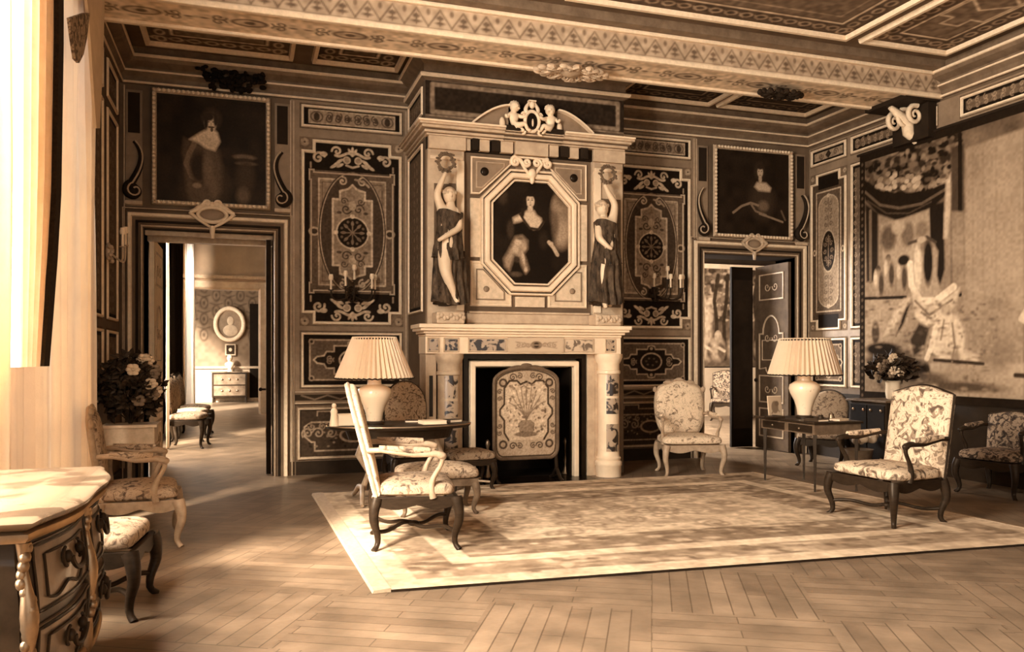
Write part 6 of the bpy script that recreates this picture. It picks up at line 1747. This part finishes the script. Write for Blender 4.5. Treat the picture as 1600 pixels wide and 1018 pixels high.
for row, (z0, z1) in enumerate(((.50, .75), (.20, .46))):
    for k, (t0, t1) in enumerate(((.06, .48), (.52, .94))):
        mb = MB(); rs = []
        for i in range(19):
            t = t0 + (t1 - t0) * i / 18
            rs.append([on_front(t, z0, .0), on_front(t, z0, .012), on_front(t, (z0 + z1) / 2, .014), on_front(t, z1, .012), on_front(t, z1, .0)])
        dr = mb.rings(rs).build('drawer', m_com, cm, smooth=True)
        f = MB()
        loop = [on_front(t0 + (t1 - t0) * i / 18, z0 + .01, .016) for i in range(19)] + [on_front(t1, z0 + .01 + (z1 - z0 - .02) * i / 5, .016) for i in range(1, 6)] + [on_front(t1 - (t1 - t0) * i / 18, z1 - .01, .016) for i in range(1, 19)] + [on_front(t0, z1 - .01 - (z1 - z0 - .02) * i / 5, .016) for i in range(1, 5)]
        f.tube(loop, .007, 6, closed=True); f.build('drawer_beading', m_com2, dr, smooth=True)
        loop2 = [on_front(t0 + .05 + (t1 - t0 - .10) * i / 18, z0 + .05 + .015 * math.sin(i / 18 * 4 * math.pi), .018) for i in range(19)] + [on_front(t1 - .05 - (t1 - t0 - .10) * i / 18, z1 - .05, .018) for i in range(19)]
        MB().tube(loop2, .006, 6, closed=True).build('inlay_line', m_leather, dr, smooth=True)
        tc = (t0 + t1) / 2; zc = (z0 + z1) / 2
        h_ = MB()
        for f_ in (-1, 1):
            h_.ell(on_front(tc + f_ * .055, zc + .03, .03), .018, .018, .024)
            h_.tube([on_front(tc + f_ * .055 + f_ * .02 * math.sin(q), zc + .03 + .035 * math.cos(q), .025) for q in [i * .5 for i in range(7)]], .007, 6)
        h_.tube([on_front(tc + .055 * math.cos(q), zc + .03 - .055 * math.sin(q), .045) for q in [i * math.pi / 10 for i in range(11)]], .010, 6)
        h_.build('bail_handle', m_leather, dr, smooth=True)
for t in (.012, .50, .985):
    mb = MB(); rn = random.Random(3)
    for k in range(22):
        z = .12 + k * .03
        mb.ell(on_front(t + rn.uniform(-.006, .006), z, .018 + .012 * math.sin(k)), .020, .022, .024, 8, 6)
    mb.tube([on_front(t, .12 + .05 * k, .02) for k in range(14)], [.022 + .01 * math.sin(k) for k in range(14)], 8)
    mb.build('bronze_mount', m_brass, cm, smooth=True)
for t, yy in ((.02, 0), (.98, 0)):
    q = on_front(t, .13, -.02)
    MB().tube([q, q + Vector((.015, 0, -.06)), q + Vector((-.01, 0, -.10)), q + Vector((.02, 0, -.13))], [.045, .032, .022, .028], 8).build('leg', m_com2, cm, smooth=True)
for y in (.60, -.60): MB().box(-.29, -.24, y - .025, y + .025, 0, .15).build('leg', m_com2, cm)
MB().tube([on_front(.06 + .88 * i / 30, .17 + .03 * math.sin(i / 30 * 4 * math.pi), .02) for i in range(31)], .018, 8).build('apron_moulding', m_brass, cm, smooth=True)

# ---------------------------------------------------------------- planter with flowers
jx, jy = -1.04, 8.42
r = thing('jardiniere_stand', 'pale rectangular planter on curved legs beside the left doorway', 'planter', (jx, jy, 0))
bev(MB().box(-.22, .22, -.17, .17, .58, .75).build('trough', m_pale, r), .01)  # pale tone of the box carries the light falling on it
MB().box(-.24, .24, -.19, .19, .745, .77).box(-.23, .23, -.18, .18, .565, .585).build('trough_moulding', m_gilt, r)
MB().box(-.20, .20, -.15, .15, .75, .755).build('soil', m_nearblack, r)
for sx in (-1, 1):
    for sy in (-1, 1): cabriole(sx * .19, sy * .14, .58, sx, sy * .6, .9).build('leg', m_palewood, r, smooth=True)
m_leafm = mat('dark_leaves', .035, .5, var=.6, scale=9); m_petal = mat('pale_petals', .62, .7, var=.15); m_petal2 = mat('mid_petals', .22, .7, var=.3)
def plant(name, label, c, rx, ry, rz_, nleaf, nflow, seed, base_z=0, leaf=.06, side=0.0, fl_side=None, cat='plant'):
    r = thing(name, label, cat, c); rn = random.Random(seed)
    mb = MB(); st = MB()
    for k in range(nleaf):
        a_ = rn.uniform(0, 2 * math.pi); e_ = math.asin(rn.uniform(-.75, 1)); q = rn.uniform(.45, 1) ** .5
        p = Vector((rx * q * math.cos(a_) * math.cos(e_) + side, ry * q * math.sin(a_) * math.cos(e_), base_z + rz_ * (1 + q * math.sin(e_))))
        d = Vector((rn.uniform(-1, 1), rn.uniform(-1, 1), rn.uniform(-.6, .8))).normalized(); s_ = d.orthogonal().normalized(); L_ = leaf * rn.uniform(.7, 1.4); w_ = L_ * .32
        up = d.cross(s_) * L_ * .12
        mb.add([p, p + d * L_ * .35 + s_ * w_, p + d * L_ * .5 + up, p + d * L_ * .35 - s_ * w_, p + d * L_, p + d * L_ * .7 + s_ * w_ * .7, p + d * L_ * .7 - s_ * w_ * .7],
               [(0, 1, 2), (0, 2, 3), (1, 5, 2), (2, 5, 4), (2, 4, 6), (2, 6, 3)])
        if k % 12 == 0: st.tube([(side * .2, 0, base_z), (p.x * .5 + side * .3, p.y * .5, base_z + (p.z - base_z) * .6), tuple(p)], .005, 5)
    o = mb.build('foliage', m_leafm, r); o['kind'] = 'stuff'
    st.build('stems', m_leafm, r)['kind'] = 'stuff'
    for k in range(nflow):
        a_ = rn.uniform(0, 2 * math.pi); e_ = rn.uniform(-.2, 1.2)
        if fl_side: a_ = fl_side + rn.uniform(-.7, .7); e_ = rn.uniform(-.5, 1.0)
        p = Vector((rx * math.cos(a_) * math.cos(e_) + side, ry * math.sin(a_) * math.cos(e_), base_z + rz_ * (1 + math.sin(e_)))); f = MB()
        for j in range(6):
            t = j * math.pi / 3; f.ell((p.x + .036 * math.cos(t), p.y, p.z + .036 * math.sin(t)), .030, .014, .022, 8, 5)
        f.ell((p.x, p.y - .01, p.z), .012, .012, .012, 8, 5)
        f.build('flower', m_petal if k % 3 else m_petal2, r, smooth=True)
    return r
plant('flowering_plant', 'bushy dark-leaved plant with pale blooms in the planter by the left doorway', (jx - .01, jy, .757), .27, .24, .34, 800, 14, 4, 0, .08, fl_side=-.8)

# ---------------------------------------------------------------- side cabinet, vase, bouquet by the tapestry
cab = thing('side_cabinet', 'small dark brass-bound cabinet by the tapestry, carrying the flower vase', 'cabinet', (7.42, 8.05, 0))
bev(MB().box(-.20, .34, -.30, .30, .08, .86).build('cabinet_body', m_leather, cab), .01)
bev(MB().box(-.24, .36, -.34, .34, .86, .885).build('cabinet_top', m_midwood, cab), .005)
for k, (y0, y1) in enumerate(((-.28, -.01), (.01, .28))):
    dd = MB().box(-.212, -.20, y0, y1, .12, .82).build('door', m_nearblack, cab)
    mb = MB()
    for y in (y0 + .05, y1 - .05):
        for z in (.18, .47, .76): mb.ell((-.215, y, z), .008, .018, .018)
    mb.build('brass_stud', m_brass, dd, smooth=True)
for sx in (-.17, .31):
    for sy in (-.27, .27): MB().tube([(sx, sy, .09), (sx, sy, 0)], [.022, .016], 8).build('foot', m_leather, cab)
vc = B(1404, 625, 7.95)
r = thing('flower_vase', 'pale cylindrical vase on the dark cabinet by the tapestry', 'vase', (7.46, 7.90, .887))
MB().lathe([(.05, 0), (.075, .02), (.085, .10), (.08, .18), (.092, .225), (.082, .225), (.07, .18), (.075, .1), (.001, .03)], n=24).build('vase_body', m_vase, r, smooth=True)
MB().lathe([(.092, .218), (.098, .225), (.092, .232)], n=24).build('rim', m_white, r, smooth=True)
plant('flower_bouquet', 'bouquet of pale lilies and dark leaves in the vase by the tapestry', (7.44, 7.88, 1.09), .24, .26, .17, 420, 9, 11, 0, .10, fl_side=-2.5, cat='flowers')
r = thing('low_flower_basket', 'low basket of round pale flowers between the right table and the cabinet', 'flowers', (7.0, 7.95, 0))
MB().lathe([(.10, 0), (.16, .28), (.17, .30), (.15, .29), (.001, .28)], n=20).build('basket', m_midwood, r, smooth=True)
MB().tube([(0, 0, .28), (0, 0, .42)], .01, 6).build('stems', m_leafm, r)
rn = random.Random(6)
for k in range(9): MB().ell((rn.uniform(-.2, .2), rn.uniform(-.2, .1), rn.uniform(.34, .50)), .055, .05, .05, 10, 8).build('flower', m_petal if k % 2 else m_petal2, r, smooth=True)

# ---------------------------------------------------------------- rug
FL, BL, BR, FR = Vector((.82, 4.80, 0)), Vector((.74, 8.44, 0)), Vector((5.80, 8.38, 0)), Vector((6.02, 4.50, 0))
w, h = 5.1, 3.7
a = Art(w, h, .52, .022)
rn = random.Random(12)
def band(d0, d1, t): 
    a.rect(d0, w - d0, d0, h - d0, t)
a.rect(0, w, 0, h, .58); band(.18, 0, .36); 
for k in range(380):
    s_ = rn.choice([0, 1, 2, 3]); q = rn.uniform(.2, .48)
    x, y = ((rn.uniform(.2, w - .2), q), (rn.uniform(.2, w - .2), h - q), (q, rn.uniform(.2, h - .2)), (w - q, rn.uniform(.2, h - .2)))[s_]
    a.ell(x, y, rn.uniform(.03, .12), rn.uniform(.02, .06), rn.choice([.22, .5, .58, .28]), .5, .8)
band(.50, 0, .68); band(.66, 0, .28)
for k in range(520):
    s_ = rn.choice([0, 1, 2, 3]); q = rn.uniform(.68, 1.08)
    x, y = ((rn.uniform(.7, w - .7), q), (rn.uniform(.7, w - .7), h - q), (q, rn.uniform(.7, h - .7)), (w - q, rn.uniform(.7, h - .7)))[s_]
    a.ell(x, y, rn.uniform(.03, .10), rn.uniform(.02, .05), rn.choice([.20, .50, .35, .58]), .5, .75)
band(1.10, 0, .62)
a.ell(w / 2, h / 2, 1.3, .62, .66, .08); a.ell(w / 2, h / 2, 1.15, .52, .50, .08); a.ell(w / 2, h / 2, .5, .3, .64, .1)
for k in range(500):
    a.ell(rn.uniform(1.1, w - 1.1), rn.uniform(1.1, h - 1.1), rn.uniform(.02, .09), rn.uniform(.015, .05), rn.choice([.68, .46, .42, .66, .5]), .5, .8)
for q in range(28):
    x, y = rn.uniform(1.2, w - 1.2), rn.uniform(1.2, h - 1.2); a.line(spiral(x, y, .14, 1.3, q, 1 if q % 2 else -1), .03, .32)
a.T *= .95
a.noise(.2, .10, 21); a.noise(.14, .5, 22); a.noise(.18, .03, 23)
rug = thing('floor_rug', 'large pale patterned carpet with floral borders in front of the fireplace', 'rug', tuple((FL + BR) / 2))
def rug_fn(u, v, k=0):
    s_, t_ = u / w, v / h
    p = FL * (1 - s_) * (1 - t_) + FR * s_ * (1 - t_) + BL * (1 - s_) * t_ + BR * s_ * t_
    return Vector((p.x, p.y, .018 + k))
m_rug = art_mat('rug_wool', .95, .05)
to_local(a.build('pile', rug_fn, m=m_rug), rug)
to_local(MB().rings([[rug_fn(0, 0, -.016), rug_fn(w, 0, -.016), rug_fn(w, h, -.016), rug_fn(0, h, -.016)], [rug_fn(0, 0, -.001), rug_fn(w, 0, -.001), rug_fn(w, h, -.001), rug_fn(0, h, -.001)]]).build('backing', m_dark), rug)
m_fringe = mat('rug_fringe', .48, .95, var=.15, scale=30)
rn = random.Random(1)
e0 = [rug_fn(-.05, h * i / 60, -.004) for i in range(61)]
mb = MB().rings([[p + Vector((-.06, 0, -.012)), p + Vector((-.05, 0, .006)), p + Vector((.05, 0, .012)), p + Vector((.06, 0, -.012))] for p in e0])
to_local(mb.build('rolled_fringe_edge', m_fringe, smooth=True), rug)
mb = MB().rings([[p + Vector((-.04, 0, -.008)), p + Vector((-.03, 0, .008)), p + Vector((.03, 0, .006)), p + Vector((.045, 0, -.008))] for p in [rug_fn(w + .03, h * i / 60, -.006) for i in range(61)]])
to_local(mb.build('rolled_fringe_edge', m_fringe, smooth=True), rug)

# ---------------------------------------------------------------- the rooms beyond the left doorway
def tall_curtain(label, px, Y, x, m, wd=.5, z1=4.6, z0=.02, amp=.05, waves=4):
    r = thing('window_curtain', label, 'curtain', (x, Y, 0))
    o = curtain_mb([(x, Y - wd / 2), (x, Y + wd / 2)], z0, z1, amp, waves, 10).build('cloth', m, r, smooth=True); to_local(o, r)
    to_local(MB().tube([(x - .05, Y - wd / 2 - .1, z1 + .04), (x - .05, Y + wd / 2 + .1, z1 + .04)], .025, 8).build('curtain_rod', m_gilt2), r)
    return r
tall_curtain('dark curtain hanging left of the pale one beyond the left doorway', 278, 17.2, -1.32, m_drape, 2.3, waves=9)
r_, b_ = _ray(297); yy = 17.0
tall_curtain('pale curtain catching light beyond the left doorway', 297, 19.4, -1.2, m_curt, 1.9, z0=.02)
tall_curtain('thin pale curtain edge in the dark beside the far window', 265, 13.3, -1.14, m_curt2, .12, waves=1, amp=.02)
# stacked upholstered chairs against the wall of the next room
ch0 = make_armchair('dark side chair nearest in the row beyond the left doorway', (-.86, 13.6, 0), facing(.98, -.15), m_walnut, f_mid, W=.58, D=.52, seat_z=.5, back_h=.55, style='carved', lean=.1, stretcher=False, arms=False, name='side_chair', group='side chairs along the wall of the next room')
for k, (x, y, lab) in enumerate(((-.90, 14.7, 'second side chair of the row beyond the left doorway'), (-.90, 15.8, 'farthest side chair of the row, below the pale curtain'))):
    c = copy_tree(ch0); c.location = (x, y, 0); c['label'] = lab
# third room: commode, bust, oval portrait, small picture, doorway beyond
r = thing('distant_commode', 'small dark commode against the damask wall two rooms away', 'commode', (B(359, 600, 26.7).x, 26.7, 0))
bev(MB().box(-.52, .52, -.24, .24, .16, .93).build('carcass', m_com2, r), .02)
MB().box(-.55, .55, -.26, .26, .93, .96).build('marble_top', m_cmarb, r)
for z0, z1 in ((.22, .52), (.56, .88)):
    dr = MB().box(-.46, .46, -.252, -.24, z0, z1).build('drawer', m_com, r)
    MB().ell((-.22, -.26, (z0 + z1) / 2), .04, .02, .03).ell((.22, -.26, (z0 + z1) / 2), .04, .02, .03).ell((0, -.26, (z0 + z1) / 2), .03, .02, .04).build('mount', m_brass, dr, smooth=True)
for sx in (-1, 1):
    for sy in (-1, 1): MB().tube([(sx * .47, sy * .19, .2), (sx * .49, sy * .2, 0)], [.04, .02], 8).build('leg', m_com2, r)
r = thing('marble_bust', 'small white bust on the distant commode', 'bust', (B(359, 575, 26.7).x, 26.7, .96))
MB().lathe([(.08, 0), (.06, .05), (.05, .10), (.15, .20), (.14, .26), (.06, .30), (.055, .34)], n=18, sy=.7).build('shoulders', m_white, r, smooth=True)
MB().ell((0, -.01, .42), .085, .09, .11).ell((0, -.10, .41), .015, .02, .02).build('head', m_white, r, smooth=True)
c = B(359, 506, 26.95)
r = thing('oval_portrait', 'pale oval framed portrait on the damask wall two rooms away', 'painting', tuple(c))
MB().tube([(.42 * math.cos(q), -.02, .50 * math.sin(q)) for q in [i * math.pi / 20 for i in range(40)]], .07, 8, closed=True).build('frame', m_gilt, r, smooth=True)
MB().prism(arc(0, 0, .42, .50, 0, 2 * math.pi, 41)[:-1], plane_fn((0, 0, 0), (1, 0, 0), (0, 0, 1), (0, -1, 0)), .012).build('canvas', m_stile, r)
MB().ell((.02, -.02, .10), .10, .012, .14).ell((.02, -.02, -.20), .22, .014, .18).build('sitter', m_stone, r, smooth=True)
c = B(360, 546, 26.95)
r = thing('small_picture', 'small dark square picture hung under the distant oval portrait', 'painting', tuple(c))
MB().box(-.16, .16, -.03, 0, -.18, .18).build('frame', m_gilt2, r); MB().box(-.12, .12, -.035, -.03, -.14, .14).build('canvas', m_leather, r); MB().ell((0, -.036, 0), .05, .004, .06).build('sitter', m_stone, r, smooth=True)
struct('door_3', MB().box(.10, .55, Y3 - .04, Y3 - .01, 0, 3.1), m_nearblack)  # near-black sheet painted in for the dark doorway opening
